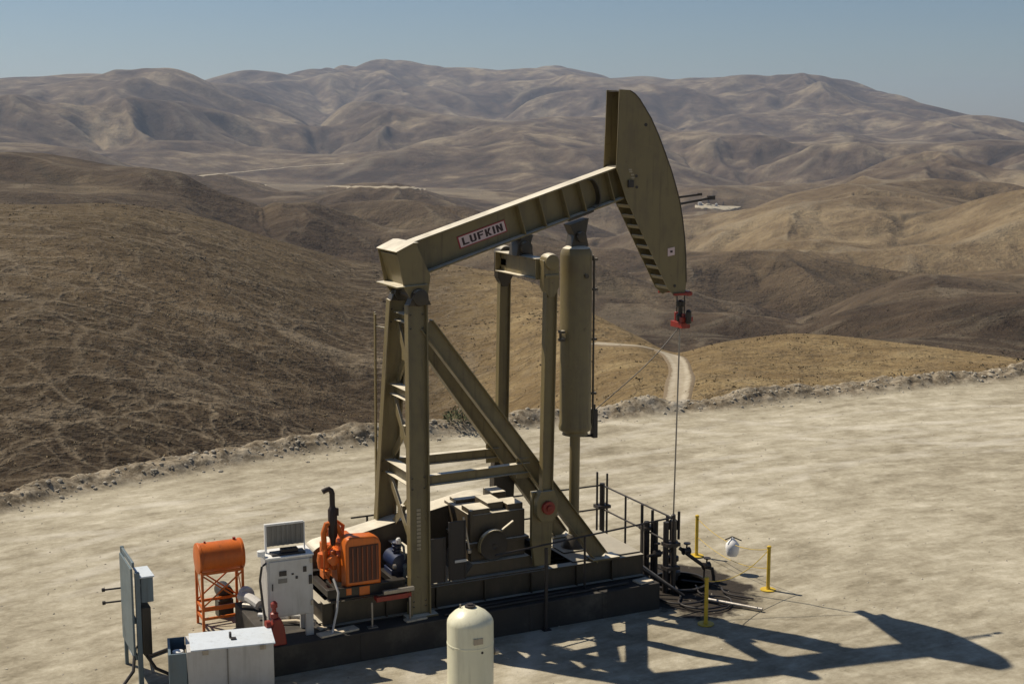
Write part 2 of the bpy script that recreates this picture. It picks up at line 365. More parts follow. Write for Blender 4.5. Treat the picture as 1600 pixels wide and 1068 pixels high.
# crest lines of the successive rows of hills: (azimuth deg, elevation deg, distance m)
CONT=[
    [(4.27,-2.90,130), (7.35,-3.01,130), (9.24,-2.96,135), (10.85,-3.09,140), (12.69,-3.42,145), (13.94,-3.75,150), (15.16,-4.21,150), (16.23,-4.53,155), (17.52,-4.92,160), (19.09,-5.38,165), (20.67,-5.58,168), (22.26,-5.54,165), (23.46,-5.63,160), (25.38,-5.95,150), (26.80,-6.35,140), (27.88,-6.83,128), (29.36,-7.62,112), (30.30,-8.14,104), (31.38,-8.63,96), (32.32,-9.12,88), (33.04,-9.29,85), (33.51,-9.10,88), (34.57,-8.81,92), (36.14,-8.51,95), (37.69,-8.31,98), (39.23,-8.34,98), (40.38,-8.43,96), (41.77,-8.55,92), (43.27,-8.67,88), (44.94,-8.84,84), (48.09,-9.11,80)],
    [(4.38,-0.87,330), (7.44,-1.19,330), (9.30,-1.58,320), (11.24,-1.97,310), (12.72,-2.37,300), (13.71,-3.05,290), (14.84,-3.76,290), (15.72,-4.21,300), (16.25,-3.96,310), (16.90,-3.58,330), (17.82,-3.24,350), (18.87,-3.07,370), (20.18,-3.10,380), (21.76,-3.29,370), (23.34,-3.70,350), (25.47,-4.55,310), (27.33,-5.16,280), (29.34,-5.57,250), (31.61,-6.43,235), (32.94,-6.78,228), (34.00,-7.06,222), (35.32,-7.40,218), (36.64,-7.80,216), (37.69,-8.05,216), (38.45,-7.90,218), (39.45,-7.22,222), (40.69,-6.53,228), (41.92,-6.06,236), (42.89,-5.83,242), (44.79,-5.92,245), (47.92,-6.14,245)],
    [(4.39,-0.82,700), (7.45,-1.11,700), (9.30,-1.43,700), (11.25,-1.69,680), (13.74,-2.10,640), (16.28,-2.55,600), (18.09,-2.67,600), (20.71,-2.76,600), (23.35,-3.06,560), (26.00,-3.78,480), (28.13,-4.62,420), (29.33,-5.07,400), (31.33,-5.21,360), (33.20,-5.01,340), (35.65,-4.95,330), (37.58,-4.95,320), (39.25,-5.25,320), (41.25,-5.49,320), (42.78,-5.60,320), (44.78,-5.71,310), (47.90,-5.90,300)],
    [(4.39,-0.75,1200), (7.45,-1.01,1200), (9.31,-1.28,1200), (11.26,-1.59,1200), (12.99,-1.86,1200), (15.52,-2.24,1150), (20.71,-2.40,1100), (25.47,-2.54,1050), (29.32,-3.17,850), (31.30,-3.55,700), (32.88,-3.49,600), (34.18,-3.38,580), (35.22,-3.26,570), (36.12,-3.10,560), (37.27,-2.96,550), (39.05,-2.99,560), (40.05,-2.87,580), (41.54,-2.95,580), (44.64,-2.96,560), (47.74,-3.04,540)],
    [(4.42,-0.31,1700), (7.47,-0.72,1700), (8.84,-0.97,1750), (10.06,-0.83,1800), (11.80,-0.45,1900), (13.80,-0.38,2000), (16.07,-0.72,2000), (18.64,-1.14,1900), (20.73,-1.07,1900), (22.84,-0.86,1900), (24.95,-0.60,2000), (26.53,-0.34,2000), (27.84,-0.42,2000), (29.69,-0.68,1900), (32.31,-1.14,1800), (34.41,-1.89,1600), (35.97,-2.30,1520), (38.02,-2.42,1470), (39.28,-2.22,1430), (40.25,-1.80,1400), (41.22,-1.38,1380), (42.43,-1.05,1370), (43.41,-1.14,1360), (44.58,-1.60,1350), (47.69,-2.21,1350)],
    [(4.49,0.94,2500), (6.33,1.00,2500), (7.53,0.59,2500), (9.00,0.72,2600), (10.20,1.10,2600), (11.01,1.22,2600), (12.00,1.02,2600), (13.2,0.78,2700), (13.83,0.69,2800), (15.60,0.43,2900), (18.15,-0.03,3000), (19.71,0.34,3000), (20.76,0.70,3100), (22.06,0.23,3100), (23.89,-0.03,3100), (26.00,-0.16,3000), (27.84,0.23,3000), (29.68,0.36,3000), (32.30,-0.16,3000), (35.15,-0.41,2800), (37.71,-0.74,2600), (39.71,-0.56,2400), (41.44,-0.63,2200), (44.53,-0.62,2100), (47.61,-0.75,2100)],
    [(4.54,1.93,3600), (7.60,1.96,3600), (9.45,1.93,3700), (11.89,1.93,3800), (14.37,1.88,4100), (16.40,1.91,4400), (17.68,1.87,4700), (19.48,2.06,5200), (20.26,2.34,5400), (21.30,2.47,5500), (22.86,2.27,5500), (24.69,2.22,5400), (25.74,2.12,5400), (26.79,2.27,5500), (28.09,2.30,5500), (29.40,2.09,5500), (31.48,2.11,5300), (32.52,1.90,5200), (34.32,1.84,5100), (36.37,1.63,5000), (38.13,1.67,5000), (39.14,1.44,4900), (40.14,1.11,4800), (41.38,0.98,4700), (42.60,0.67,4600), (44.48,0.30,4500), (47.57,-0.15,4500)],
]
AZ0,AZ1,NA=-6.,58.,1350
NR=1450
az=np.linspace(AZ0,AZ1,NA); azr=np.radians(az)
RMAX=6600.
r_s=41.6/np.cos(azr)
s0=np.log(r_s); s1=np.log(RMAX)
T=np.linspace(0,1,NR)[:,None]
S=s0[None,:]+(s1-s0)[None,:]*T; RR=np.exp(S)
def smooth1(a,k):
    ker=np.hanning(k*2+1); ker/=ker.sum(); return np.convolve(np.pad(a,k,mode='edge'),ker,'valid')
knS=[s0]; knE=[np.degrees(np.arctan2(-11.2,41.6/np.cos(azr)))]
for c in CONT:
    c=np.array(c); c[:,2]*=1+.9*np.clip((2500-c[:,2])/2300,0,1); e=smooth1(np.interp(az,c[:,0],c[:,1]),16); r=smooth1(np.interp(az,c[:,0],c[:,2]),70)
    knS.append(np.log(r)); knE.append(e)
knS.append(np.full(NA,s1)); knE.append(np.full(NA,-1.0))
T0=[.32,.15,.15,.12,.1,.1,.1,0]; DIP=[3.4,1.2,.5,.35,.25,.25,.2,0]
E=np.zeros_like(S); ZONE=np.zeros_like(S); CR=np.zeros_like(S)
for k in range(len(knS)-1):
    a,b=knS[k][None,:],knS[k+1][None,:]; t=(S-a)/np.maximum(b-a,1e-3)
    msk=(t>=0)&(t<=1); tt=np.clip(t,0,1)
    q=np.clip((tt-T0[k])/(1-T0[k]),0,1)
    g=q*q*(3-2*q) if k>0 else np.sin(q*np.pi/2)**1.2
    dip=np.full(NA,DIP[k]) if k>0 else np.interp(az,[8,26,33,36],[3.8,3.4,2.2,1.8])
    if k==0: t_=np.interp(az,[8,26,32],[.45,.42,.35])[None,:]; q=np.clip((tt-t_)/(1-t_),0,1); g=1-(1-q)**1.7
    bum=np.where(tt<.33,np.sin(np.clip(tt/.33,0,1)*np.pi/2),np.cos(np.clip((tt-.33)/.67,0,1)*np.pi/2)**2)
    e=knE[k][None,:]+(knE[k+1]-knE[k])[None,:]*g-dip[None,:]*bum
    E=np.where(msk,e,E); ZONE=np.where(msk,k+tt,ZONE); CR=np.where(msk,tt,CR)
X=RR*np.sin(azr)[None,:]; Y=RR*np.cos(azr)[None,:]
Z0=9.5+RR*np.tan(np.radians(E))
zi=np.interp(ZONE,[0,1,1.6,2.5,4,5,8],[0,.04,.75,.95,1,1,1])          # how eroded
crest=1-.75*np.exp(-((CR-1)/.10)**2)-.6*np.exp(-(CR/.08)**2)
crest=np.clip(crest,.2,1)
# a level valley floor left of centre, where the tracks run
plain=1-.93*np.exp(-(np.abs(ZONE-4.05)/.75)**4)*np.clip((AZG_:=np.broadcast_to(az[None,:],ZONE.shape))-9,0,2)/2*np.clip((28.5-AZG_)/2.5,0,1)
H=Z0.copy()
for i,c in enumerate((1100.,520.,250.,120.,60.,30.)):
    fade=np.clip((RR*.30-c)/(RR*.12)+.5,0,1)*np.clip((c-RR*.03)/(RR*.03),0,1)
    H+=perlin(X/c+3.1*i,Y/c-7.7*i,11+i)*c*.10*fade*zi*crest*plain
dome=np.interp(ZONE,[0,1.2,1.8,4.2,5.2,8],[0,0,1,1,.35,.2])*crest*np.interp(az,[8,18],[.22,1])[None,:]
for i,(c,am) in enumerate(((330.,.16),(170.,.17),(85.,.09))):
    fade=np.clip((RR*.62-c)/(RR*.2)+.5,0,1)*np.clip((c-RR*.03)/(RR*.03),0,1)
    wxx=X+perlin(X/c/1.3+4,Y/c/1.3,80+i)*c*.35; wyy=Y+perlin(X/c/1.3,Y/c/1.3+4,84+i)*c*.35
    H+=(np.sqrt(perlin(wxx/c+.7*i,wyy/c,90+i)**2+.0015)-.2)*c*am*fade*dome*plain
def grads(Hh):
    dHs=np.gradient(Hh,axis=0)/np.maximum(np.gradient(RR,axis=0),1e-6)
    dHa=np.gradient(Hh,axis=1)/(RR*np.gradient(azr)[None,:])
    sa,ca=np.sin(azr)[None,:],np.cos(azr)[None,:]
    return dHs*sa+dHa*ca, dHs*ca-dHa*sa
def blur(a,k):
    for ax in (0,1):
        for _ in range(2):
            p=np.pad(a,[(k+1,k) if i==ax else (0,0) for i in (0,1)],mode='edge'); cs=np.cumsum(p,axis=ax)
            n=2*k+1
            a=(cs[n:]-cs[:-n])/n if ax==0 else (cs[:,n:]-cs[:,:-n])/n
    return a
G=np.zeros_like(H); GW=np.zeros_like(H)
for i,(c,bk) in enumerate(((760.,22),(380.,16),(190.,11),(95.,7),(45.,5),(20.,3),(9.,2))):
    gx,gy=grads(blur(H,bk)); sl=np.hypot(gx,gy)
    k=1.0/np.maximum(sl,.10)
    fade=np.clip((RR*.26-c)/(RR*.10)+.5,0,1)*np.clip((c-RR*.009)/(RR*.011),0,1)
    wx=X+perlin(X/c/1.7,Y/c/1.7,50+i)*c*.5; wy=Y+perlin(X/c/1.7+9,Y/c/1.7,60+i)*c*.5
    e=gullies(wx/c,wy/c,-gy*k,gx*k,100+i)
    amp=c*.085*np.clip(sl*2.2,.06,.8)*fade*zi*crest*plain*np.interp(ZONE,[0,1.5,4.5,5.5,8],[1,.5,.6,1.15,1.1])
    H+=e*amp; G+=-e*fade; GW+=fade
G=np.clip(.5+.9*G/np.maximum(GW,1e-3),0,1)*np.clip(zi*3,0,1)+.5*(1-np.clip(zi*3,0,1))
# low rolling relief and shallow swales on the near hills
nz=np.clip(1.6-ZONE,0,1)*np.clip(CR*4,0,1)*crest
H+=perlin(X/26,Y/26,5)*1.1*nz+perlin(X/9,Y/9,6)*.30*nz+perlin(X/3.2,Y/3.2,8)*.10*nz
ZN=np.interp(ZONE,[0,.9,1.3,2.2,3.5,5,8],[0,0,.45,.6,.85,1,1])
AZG=np.broadcast_to(az[None,:],ZONE.shape)
TAN=np.clip((AZG-21)/5,0,1)*np.clip((1.02-ZONE)/.02,0,1)*np.clip(1.-.0*ZONE,0,1)
TAN+=.55*np.clip(1-np.abs(ZONE-3.6)/1.2,0,1)*np.clip((AZG-32)/3,0,1)
TAN+=.30*np.clip((ZONE-.55)/.4,0,1)*np.clip((1.02-ZONE)/.02,0,1)*np.clip((21-AZG)/4,0,1)
TAN=np.clip(TAN,0,1)*.85

def grid_mesh(name,X,Y,Z,attrs,mat):
    nr,nc=X.shape; co=np.stack([X,Y,Z],-1).reshape(-1,3).astype(np.float32)
    me=bpy.data.meshes.new(name); me.vertices.add(nr*nc); me.vertices.foreach_set('co',co.ravel())
    i=np.arange(nr*nc).reshape(nr,nc); q=np.stack([i[:-1,:-1],i[:-1,1:],i[1:,1:],i[1:,:-1]],-1).reshape(-1,4)
    me.loops.add(q.size); me.loops.foreach_set('vertex_index',q.ravel().astype(np.int32))
    me.polygons.add(len(q)); me.polygons.foreach_set('loop_start',np.arange(0,q.size,4,dtype=np.int32))
    me.polygons.foreach_set('use_smooth',np.ones(len(q),dtype=bool))
    for k,a in attrs.items():
        at=me.attributes.new(k,'FLOAT','POINT'); at.data.foreach_set('value',a.ravel().astype(np.float32))
    me.update(calc_edges=True); me.validate()
    me.materials.append(mat); o=bpy.data.objects.new(name,me); COL.objects.link(o); return o
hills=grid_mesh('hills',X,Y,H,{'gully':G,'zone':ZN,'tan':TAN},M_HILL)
tag(hills,kind='structure')
# elevation angle table, to lay roads and far objects on the land
EL=np.degrees(np.arctan2(H-9.5,RR)); CM=np.maximum.accumulate(EL,axis=0)
def land(a,e):
    j=int(np.clip(round((a-AZ0)/(AZ1-AZ0)*(NA-1)),0,NA-1)); i=int(np.searchsorted(CM[:,j],e)); i=min(max(i,1),NR-1)
    return float(X[i,j]),float(Y[i,j]),float(H[i,j])
def land_xy(x,y):
    a=math.degrees(math.atan2(x,y)); r=math.hypot(x,y)
    jf=(a-AZ0)/(AZ1-AZ0)*(NA-1); j=int(jf); fj=jf-j
    col=RR[:,j]; i=int(np.clip(np.searchsorted(col,r)-1,0,NR-2)); fi=(r-col[i])/(col[i+1]-col[i])
    return float((H[i,j]*(1-fi)+H[i+1,j]*fi)*(1-fj)+(H[i,j+1]*(1-fi)+H[i+1,j+1]*fi)*fj)
def mat_flat(name,a,b_,sc_=.5):
    m,nt,b=new_mat(name); p=pos(nt)
    nt.links.new(ramp(nt,noise(nt,sc_,7,.65,p),[(.35,a),(.65,b_)]),b.inputs['Base Color']); b.inputs['Roughness'].default_value=.95
    nt.links.new(bump(nt,noise(nt,sc_*5,6,.7,p),.05,.6),b.inputs['Normal']); return m
M_ROAD=mat_flat('pale_track_dirt',(.27,.235,.17),(.42,.38,.295),.9)
def mat_road():
    m,nt,b=new_mat('rutted_track'); p=pos(nt); u=N(nt,'ShaderNodeAttribute'); u.attribute_name='across'
    a=math_(nt,'ABSOLUTE',u.outputs['Fac'])
    base=ramp(nt,noise(nt,.8,8,.7,p),[(.35,(.27,.23,.165)),(.65,(.42,.375,.29))])
    rut=ramp(nt,math_(nt,'ABSOLUTE',math_(nt,'SUBTRACT',a,.42)),[(.06,.0),(.2,1.)])
    base=mix(nt,math_(nt,'MULTIPLY',rut,.45),base,(.23,.19,.125))
    ed=ramp(nt,math_(nt,'ADD',a,math_(nt,'MULTIPLY',noise(nt,.9,6,.7,p),.6)),[(.92,0.),(1.18,1.)])
    c=mix(nt,ed,base,(.16,.12,.072)); nt.links.new(c,b.inputs['Base Color']); b.inputs['Roughness'].default_value=.95
    nt.links.new(bump(nt,noise(nt,3,6,.7,p),.08,.7),b.inputs['Normal']); return m
M_TRACK=mat_road()
def ribbon(name,pts,w,lift,mat):
    dense=[]
    for a,b in zip(pts[:-1],pts[1:]):
        for k in range(24): dense.append(Vector((*land(a[0]+(b[0]-a[0])*k/24,a[1]+(b[1]-a[1])*k/24)[:2],0)))
    cum=[0]
    for a,b in zip(dense[:-1],dense[1:]): cum.append(cum[-1]+(b-a).length)
    m=max(8,int(cum[-1]/max(.5,w*.3))); tt=np.linspace(0,cum[-1],m); dense=[Vector((float(np.interp(q,cum,[p.x for p in dense])),float(np.interp(q,cum,[p.y for p in dense])),0)) for q in tt]
    for _ in range(14): dense=[dense[0]]+[(dense[i-1]+dense[i]*2+dense[i+1])/4 for i in range(1,len(dense)-1)]+[dense[-1]]
    nc=11; Xs=[];Ys=[];Zs=[]
    for i,p in enumerate(dense):
        d=(dense[min(i+1,len(dense)-1)]-dense[max(i-1,0)]).normalized(); n=Vector((-d.y,d.x,0))
        ww=w*(1+.06*math.sin(i*.21)+.05*math.sin(i*.09+1))
        row=[p+n*ww*(k/(nc-1)-.5) for k in range(nc)]
        zc=[land_xy(q.x,q.y) for q in row]
        Xs.append([q.x for q in row]); Ys.append([q.y for q in row])
        Zs.append([z+lift*(1 if 0<k<nc-1 else -.6) for k,z in enumerate(zc)])
    return grid_mesh(name,np.array(Xs),np.array(Ys),np.array(Zs),{'across':np.tile(np.linspace(-1,1,nc),(len(Xs),1))},M_TRACK)
tag(ribbon('dirt_track',[(15.77,-2.32),(18.1,-2.39),(20.71,-2.48),(23.35,-2.54),(25.6,-2.57)],5.,.4,M_ROAD),kind='structure')
tag(ribbon('dirt_track',[(13.24,-1.96),(14.51,-1.86),(16.05,-1.70),(17.6,-1.58),(19.16,-1.50)],5.,.4,M_ROAD),kind='structure')
tag(ribbon('dirt_road',[(29.37,-8.95),(30.31,-8.98),(31.38,-9.04),(32.18,-9.2),(32.78,-9.45),(33.05,-9.8),(33.11,-10.3),(33.02,-10.9),(32.9,-11.5),(32.8,-12.0)],2.7,.14,M_ROAD),kind='structure')

# deep land sheet under everything, out past the horizon
lb=MB(); lb.add([(-30000,-30000,-90),(30000,-30000,-90),(30000,30000,-90),(-30000,30000,-90)],[(0,1,2,3)])
tag(lb.build('ground',M_HILL,smooth=False),kind='structure')

# the graded pad with its berm
ys=np.concatenate([np.linspace(-40,10,40),np.linspace(10.3,34.9,280),np.linspace(34.96,40.9,210),np.linspace(41,43,14)])
EX,EY=[-60,-6,0,4.4,6.7,10.5,14.6,22,29,38.7,50,110],[20,31.5,34.7,36.8,37.7,38.6,38.85,39.0,38.9,38.7,38.4,37]
xs=np.concatenate([np.linspace(-60,-6,40)[:-1],np.linspace(-6,62,900),np.linspace(63,110,30)])
PX,PY=np.meshgrid(xs,ys)
pz=perlin(PX/7,PY/5,21)*.05+perlin(PX/2.1,PY/.7,22)*.018+perlin(PX/.8,PY/.45,23)*.012
flat=np.clip(1-np.hypot((PX-10.5)/5.5,(PY-23.7)/2.6),0,1); pz*=1-np.clip(flat*3,0,1)
edge=np.interp(PX,EX,EY)+.25*perlin(PX/3.,PX*0+.5,31)+.12*perlin(PX/.7,PX*0+.5,32)
hb=.33*(1+.9*perlin(PX/2.6,PX*0+3.5,33))
d=PY-edge
bf=np.where(d<0,np.exp(-(np.abs(d)/.55)**2),np.exp(-(d/.4)**2))
lum=np.zeros_like(PX)
for i,(c,a) in enumerate(((1.1,.12),(.45,.06),(.2,.035))): lum+=np.abs(perlin(PX/c,PY/c,40+i))*a*2-.0
bz=bf*hb+lum*np.clip(bf*1.8,0,1)
drop=-np.clip(d-.25,0,1.7)*1.3
PZ=pz+bz+drop
BERM=np.clip(np.where(d<0,np.exp(-(np.abs(d)/.80)**4),1)*1.15,0,1)
wh=np.hypot((PX-15.35)/1.3,(PY-23.3)/1.7); w2=np.hypot((PX-12.5)/3.2,(PY-21.6)/.9); w3=np.hypot((PX-7.2)/1.6,(PY-23.4)/1.2)
OIL=np.clip(1.5-wh,0,1)+.35*np.clip(1-w2,0,1)+.5*np.clip(1-w3,0,1)
tag(grid_mesh('pad',PX,PY,PZ,{'berm':BERM,'oil':OIL},M_PAD),kind='structure')

# loose rock: too many to count, one mesh
M_ROCK=mat_flat('pale_rock',(.26,.23,.18),(.50,.46,.38),4.)
random.seed(5)
def rocks(name,spots,label):
    mb=MB()
    for x,y,z,r in spots:
        bm=bmesh.new(); bmesh.ops.create_icosphere(bm,subdivisions=1,radius=r)
        for v in bm.verts: v.co=Vector((v.co.x*random.uniform(.7,1.3),v.co.y*random.uniform(.7,1.3),v.co.z*random.uniform(.5,.9)))+Vector((x,y,z))
        bm.verts.index_update()
        mb.add([v.co for v in bm.verts],[[v.index for v in f.verts] for f in bm.faces]); bm.free()
    return tag(mb.build(name,M_ROCK,smooth=False),label,'rocks',kind='stuff')
def padz(x,y):
    j=int(np.argmin(np.abs(xs-x))); i=int(np.argmin(np.abs(ys-y))); return float(PZ[i,j])
sp=[]
for _ in range(1500):
    x=random.uniform(2,52); y=float(np.interp(x,EX,EY))-abs(random.gauss(0,.5)); sp.append((x,y,padz(x,y),random.choice((.015,.02,.03,.03,.04,.07)) *random.uniform(.6,1.2)))
for _ in range(2400):
    x=random.uniform(1,50); y=random.uniform(18,38); sp.append((x,y,padz(x,y),random.uniform(.008,.028)))
rocks('rocks',sp,'loose pale stones scattered on the pad and its earth berm')

# ------------------------------------------------------------------ concrete footing
YC=23.8
cb=MB().box((6.3,22.42,-.3),(14.22,25.02,.53)); 
for x in (7.9,9.7,11.3,12.9): cb.box((x,22.405,.0),(x+.10,22.43,.50))
tag(cb.build('concrete_foundation',M_CONC,bevel=.02),kind='structure')

# ------------------------------------------------------------------ pumping unit
pump=empty('oil_pumpjack',(9.3,YC,0),'tall olive tan oil pumpjack with a tilted walking beam and curved horse head','pumpjack')
def P(name,mb,mat=M_OLIVE,parent=pump,bevel=.006,ang=35): return mb.build(name,mat,parent,bevel,ang=ang)

# skid
b=MB()
for y in (22.98,24.62): b.ibeam((7.38,y,.775),(14.12,y,.775),.47,.2,.03,.03,up=(0,0,1))
for x in (7.43,8.9,10.2,11.9,13.3,14.05): b.ibeam((x,23.1,.76),(x,24.5,.76),.4,.16,.02,.02,up=(0,0,1))
for x in (7.6,8.6,9.6,10.6,11.6,12.6,13.4):
    b.box((x-.012,22.89,.57),(x+.012,22.975,.98))
b.box((8.9,22.9,1.012),(11.95,24.7,1.045)); b.box((12.55,23.0,1.012),(14.1,24.66,1.04))
skid=P('skid',b,M_OLIVED)

# samson post: two raked front legs, two long back legs, bracing between
FT=6.28
legs={}
for sgn in (-1,1):
    foot=Vector((9.20,YC+sgn*1.017,.56)); top=Vector((9.42,YC+sgn*.46,FT))
    b=MB().ibeam(foot,top,.40,.19,.03,.025,up=(1,0,0))
    d=(top-foot)
    b.box((foot.x-.30,foot.y-.15,.535),(foot.x+.32,foot.y+(.085 if sgn<0 else .15),.575)).box((foot.x-.22,foot.y-.06*sgn-.012,.575),(foot.x-.205,foot.y-.06*sgn+.012,.8))
    leg=P('leg',b); legs[sgn]=(foot,top)
    if sgn<0:
        # stencilled white height marks
        q=MB()
        for k in range(11):
            c=foot+d*(.215+.0125*k); q.box((c.x-.045,c.y-.024,c.z-.027),(c.x+.035,c.y-.0145,c.z+.025))
        P('height_marks',q,M_MARK,leg,0)
    foot2=Vector((13.16,YC+sgn*.84,1.06)); top2=Vector((9.60,YC+sgn*.47,5.90))
    n=(foot2-top2).cross(Vector((0,1,0)))
    b=MB().ibeam(foot2,top2,.30,.20,.022,.02,up=n)
    b.box((foot2.x-.25,foot2.y-.17,1.04),(foot2.x+.35,foot2.y+.17,1.075))
    P('back_leg',b)
    # horizontal strut from front leg to back leg
    f=(3.03-.56)/(FT-.56); a=foot+(top-foot)*f; g=(3.03-1.06)/(5.90-1.06); c=foot2+(top2-foot2)*g
    P('strut',MB().ibeam((a.x+.2,a.y,3.03),(c.x-.08,c.y,3.03),.20,.14,.015,.015,up=(0,0,1)).box((c.x-.35,c.y-.012,2.83),(c.x+.05,c.y+.012,3.22)))
def legpt(s,z): f,t=legs[s]; return f+(t-f)*((z-f.z)/(t.z-f.z))
b=MB()
for z,h in ((5.98,.16),(4.56,.20),(3.02,.26),(1.5,.2)):
    a,c=legpt(-1,z),legpt(1,z); a.y+=.1; c.y-=.1
    b.ibeam(a,c,h,.22,.014,.014,up=(0,0,1))
b.build_each('cross_brace',M_OLIVE,pump,.004)
b=MB()
for z0,z1 in ((1.65,2.9),(3.2,4.44),(4.7,5.9)):
    for s in (-1,1):
        a=legpt(s,z0); c=legpt(-s,z1); a.y-=s*.1; c.y+=s*.1; a.x+=.04*s; c.x+=.04*s
        b.bar(a,c,.15,.012,up=(1,0,0)); b.bar(a+Vector((.04,0,0)),c+Vector((.04,0,0)),.012,.08,up=(1,0,0))
    m=(legpt(1,(z0+z1)/2)+legpt(-1,(z0+z1)/2))/2; b.box((m.x-.03,m.y-.13,m.z-.13),(m.x+.03,m.y+.13,m.z+.13))
P('x_brace',b)
# ladder up the far leg
b=MB(); f,t=legs[1]
L0=Vector((9.12,24.80,1.15)); L1=Vector((9.16,24.80,5.95)); LO=Vector((.09,.27,0))
for o_ in (Vector((0,0,0)),LO): b.bar(L0+o_,L1+o_,.045,.03,up=(1,0,0))
for k in range(19):
    c=L0+(L1-L0)*(.03+.052*k); b.tube(c-LO*.12,c+LO,.016,6)
for k in (.05,.5,.95):
    c=L0+(L1-L0)*k; b.bar(c,Vector((9.3,f.y+(t.y-f.y)*k,c.z)),.03,.02)
P('ladder',b,bevel=0)

for s_ in (-1,1):
    for z in (.72,.82,2.9,3.1,5.85,6.1):
        for dx in (-.12,.12):
            c=legpt(s_,z); b_=MB().lathe((c.x+dx,c.y-.0,c.z),[(.004,-.03),(.018,-.03),(.018,.03),(.004,.03)],6,'Y').build('bolt',M_OLIVED,pump,0)
# walking beam frame
O=Vector((9.41,YC,7.39)); th=math.atan2(8.72-7.39,13.78-9.41)
U=Vector((math.cos(th),0,math.sin(th))); W=Vector((-math.sin(th),0,math.cos(th)))
BM=Matrix(((U.x,0,W.x,O.x),(0,1,0,O.y),(U.z,0,W.z,O.z),(0,0,0,1)))
BD=.66; BL=4.60
b=MB().ibeam(O-W*BD/2,O+U*BL-W*BD/2,BD,.38,.035,.03,up=W)
for t in (2.33,2.80,3.32,3.72,4.38):
    for s in (-1,1): b.box((t-.01,s*.10-.09,-BD+.035),(t+.01,s*.10+.09,-.035),BM)
beam=P('walking_beam',b)
# bowed stiffener near the head
pts=[]
for k in range(15):
    a=-math.pi/2+math.pi*k/14; pts.append(BM@Vector((3.93+.17*math.cos(a)**.8,0,-.33+.285*math.sin(a))))
b=MB()
for s in (-1,1):
    for p,q in zip(pts[:-1],pts[1:]): b.bar(p+Vector((0,s*.1,0)),q+Vector((0,s*.1,0)),.17,.02,up=(p-q).cross(Vector((0,1,0))))
P('stiffener',b,M_OLIVED,beam,0)
# rear saddle box
b=MB()
side=[(9.04,7.26),(9.36,7.40),(9.42,7.40),(9.70,6.80),(9.63,6.36),(9.33,6.36),(9.17,6.60)]
for y in (23.31,24.29): b.prism(side,y-.012,y+.012)
b.prism([(9.02,7.25),(9.02,7.27),(9.36,7.425),(9.46,7.425),(9.46,7.40),(9.36,7.40)],23.28,24.32)
b.prism([(9.09,7.20),(9.12,7.20),(9.28,6.63),(9.25,6.63)],23.322,24.278)
b.prism([(9.02,6.60),(9.02,6.63),(9.62,6.66),(9.62,6.62)],23.25,24.35)
saddle=P('saddle_box',b,bevel=.004)
b=MB()
for s in (-1,1):
    y=YC+s*.46
    b.lathe((9.46,y,6.42),[(.10,-.17),(.15,-.16),(.15,-.05),(.17,-.05),(.17,.05),(.15,.05),(.15,.16),(.10,.17)],20,'Y')
    b.prism([(9.24,6.275),(9.68,6.275),(9.62,6.40),(9.30,6.40)],y-.11,y+.11)
b.tube((9.46,23.3,6.42),(9.46,24.3,6.42),.07)
P('saddle_bearing',b,M_OLIVED)
# name plate on the web
tmat=Matrix.Translation(O)@Matrix(((U.x,0,W.x,0),(0,1,0,0),(U.z,0,W.z,0),(0,0,0,1)))
npc=1.52; q=lambda lo,hi: MB().box(lo,hi,BM)
plate=P('name_plate',q((npc-.52,-.030,-.475),(npc+.52,-.0155,-.235)),M_SIGNR,beam,0)
P('plate_face',q((npc-.495,-.0345,-.455),(npc+.495,-.0305,-.255)),M_SIGNW,plate,0)
def strokes(ch):
    w,h,t=.105,.145,.036
    S={'L':[((0,0),(t,h)),((t,0),(w,t*.8))],
       'U':[((0,.02),(t,h)),((w-t,.02),(w,h)),((.012,0),(w-.012,t*.8))],
       'F':[((0,0),(t,h)),((t,h-t*.8),(w,h)),((t,h*.42),(w*.85,h*.42+t*.75))],
       'K':[((0,0),(t,h))],'I':[((0,0),(t,h))],'N':[((0,0),(t,h)),((w-t,0),(w,h))]}
    return S[ch],w,h,t
b=MB(); x=npc-.440
for ch in 'LUFKIN':
    st,w,h,t=strokes(ch); z0=-.428
    sx=1.30
    for k,(lo,hi) in enumerate(st):
        b.box((x+lo[0]*sx,-.038-.0006*k,z0+lo[1]),(x+hi[0]*sx,-.0348,z0+hi[1]),BM)
    def dia(pp,y): b.prism([(x+a*sx,z0+c) for a,c in pp],y,-.0348,BM)
    if ch=='K':
        dia([(t*.9,h*.42),(w-.045,h),(w,h),(t*.9+.012,h*.42-.02)],-.0395); dia([(t*.9+.01,h*.58),(w+.002,0),(w-.046,0),(t*.9,h*.42)],-.0401)
    if ch=='N': dia([(t*.2,h),(t,h),(w-t*.2,0),(w-t,0)],-.0397)
    x+=(w*sx+.030) if ch!='I' else (t*sx+.030)
P('lettering',b,M_SIGNK,plate,0)

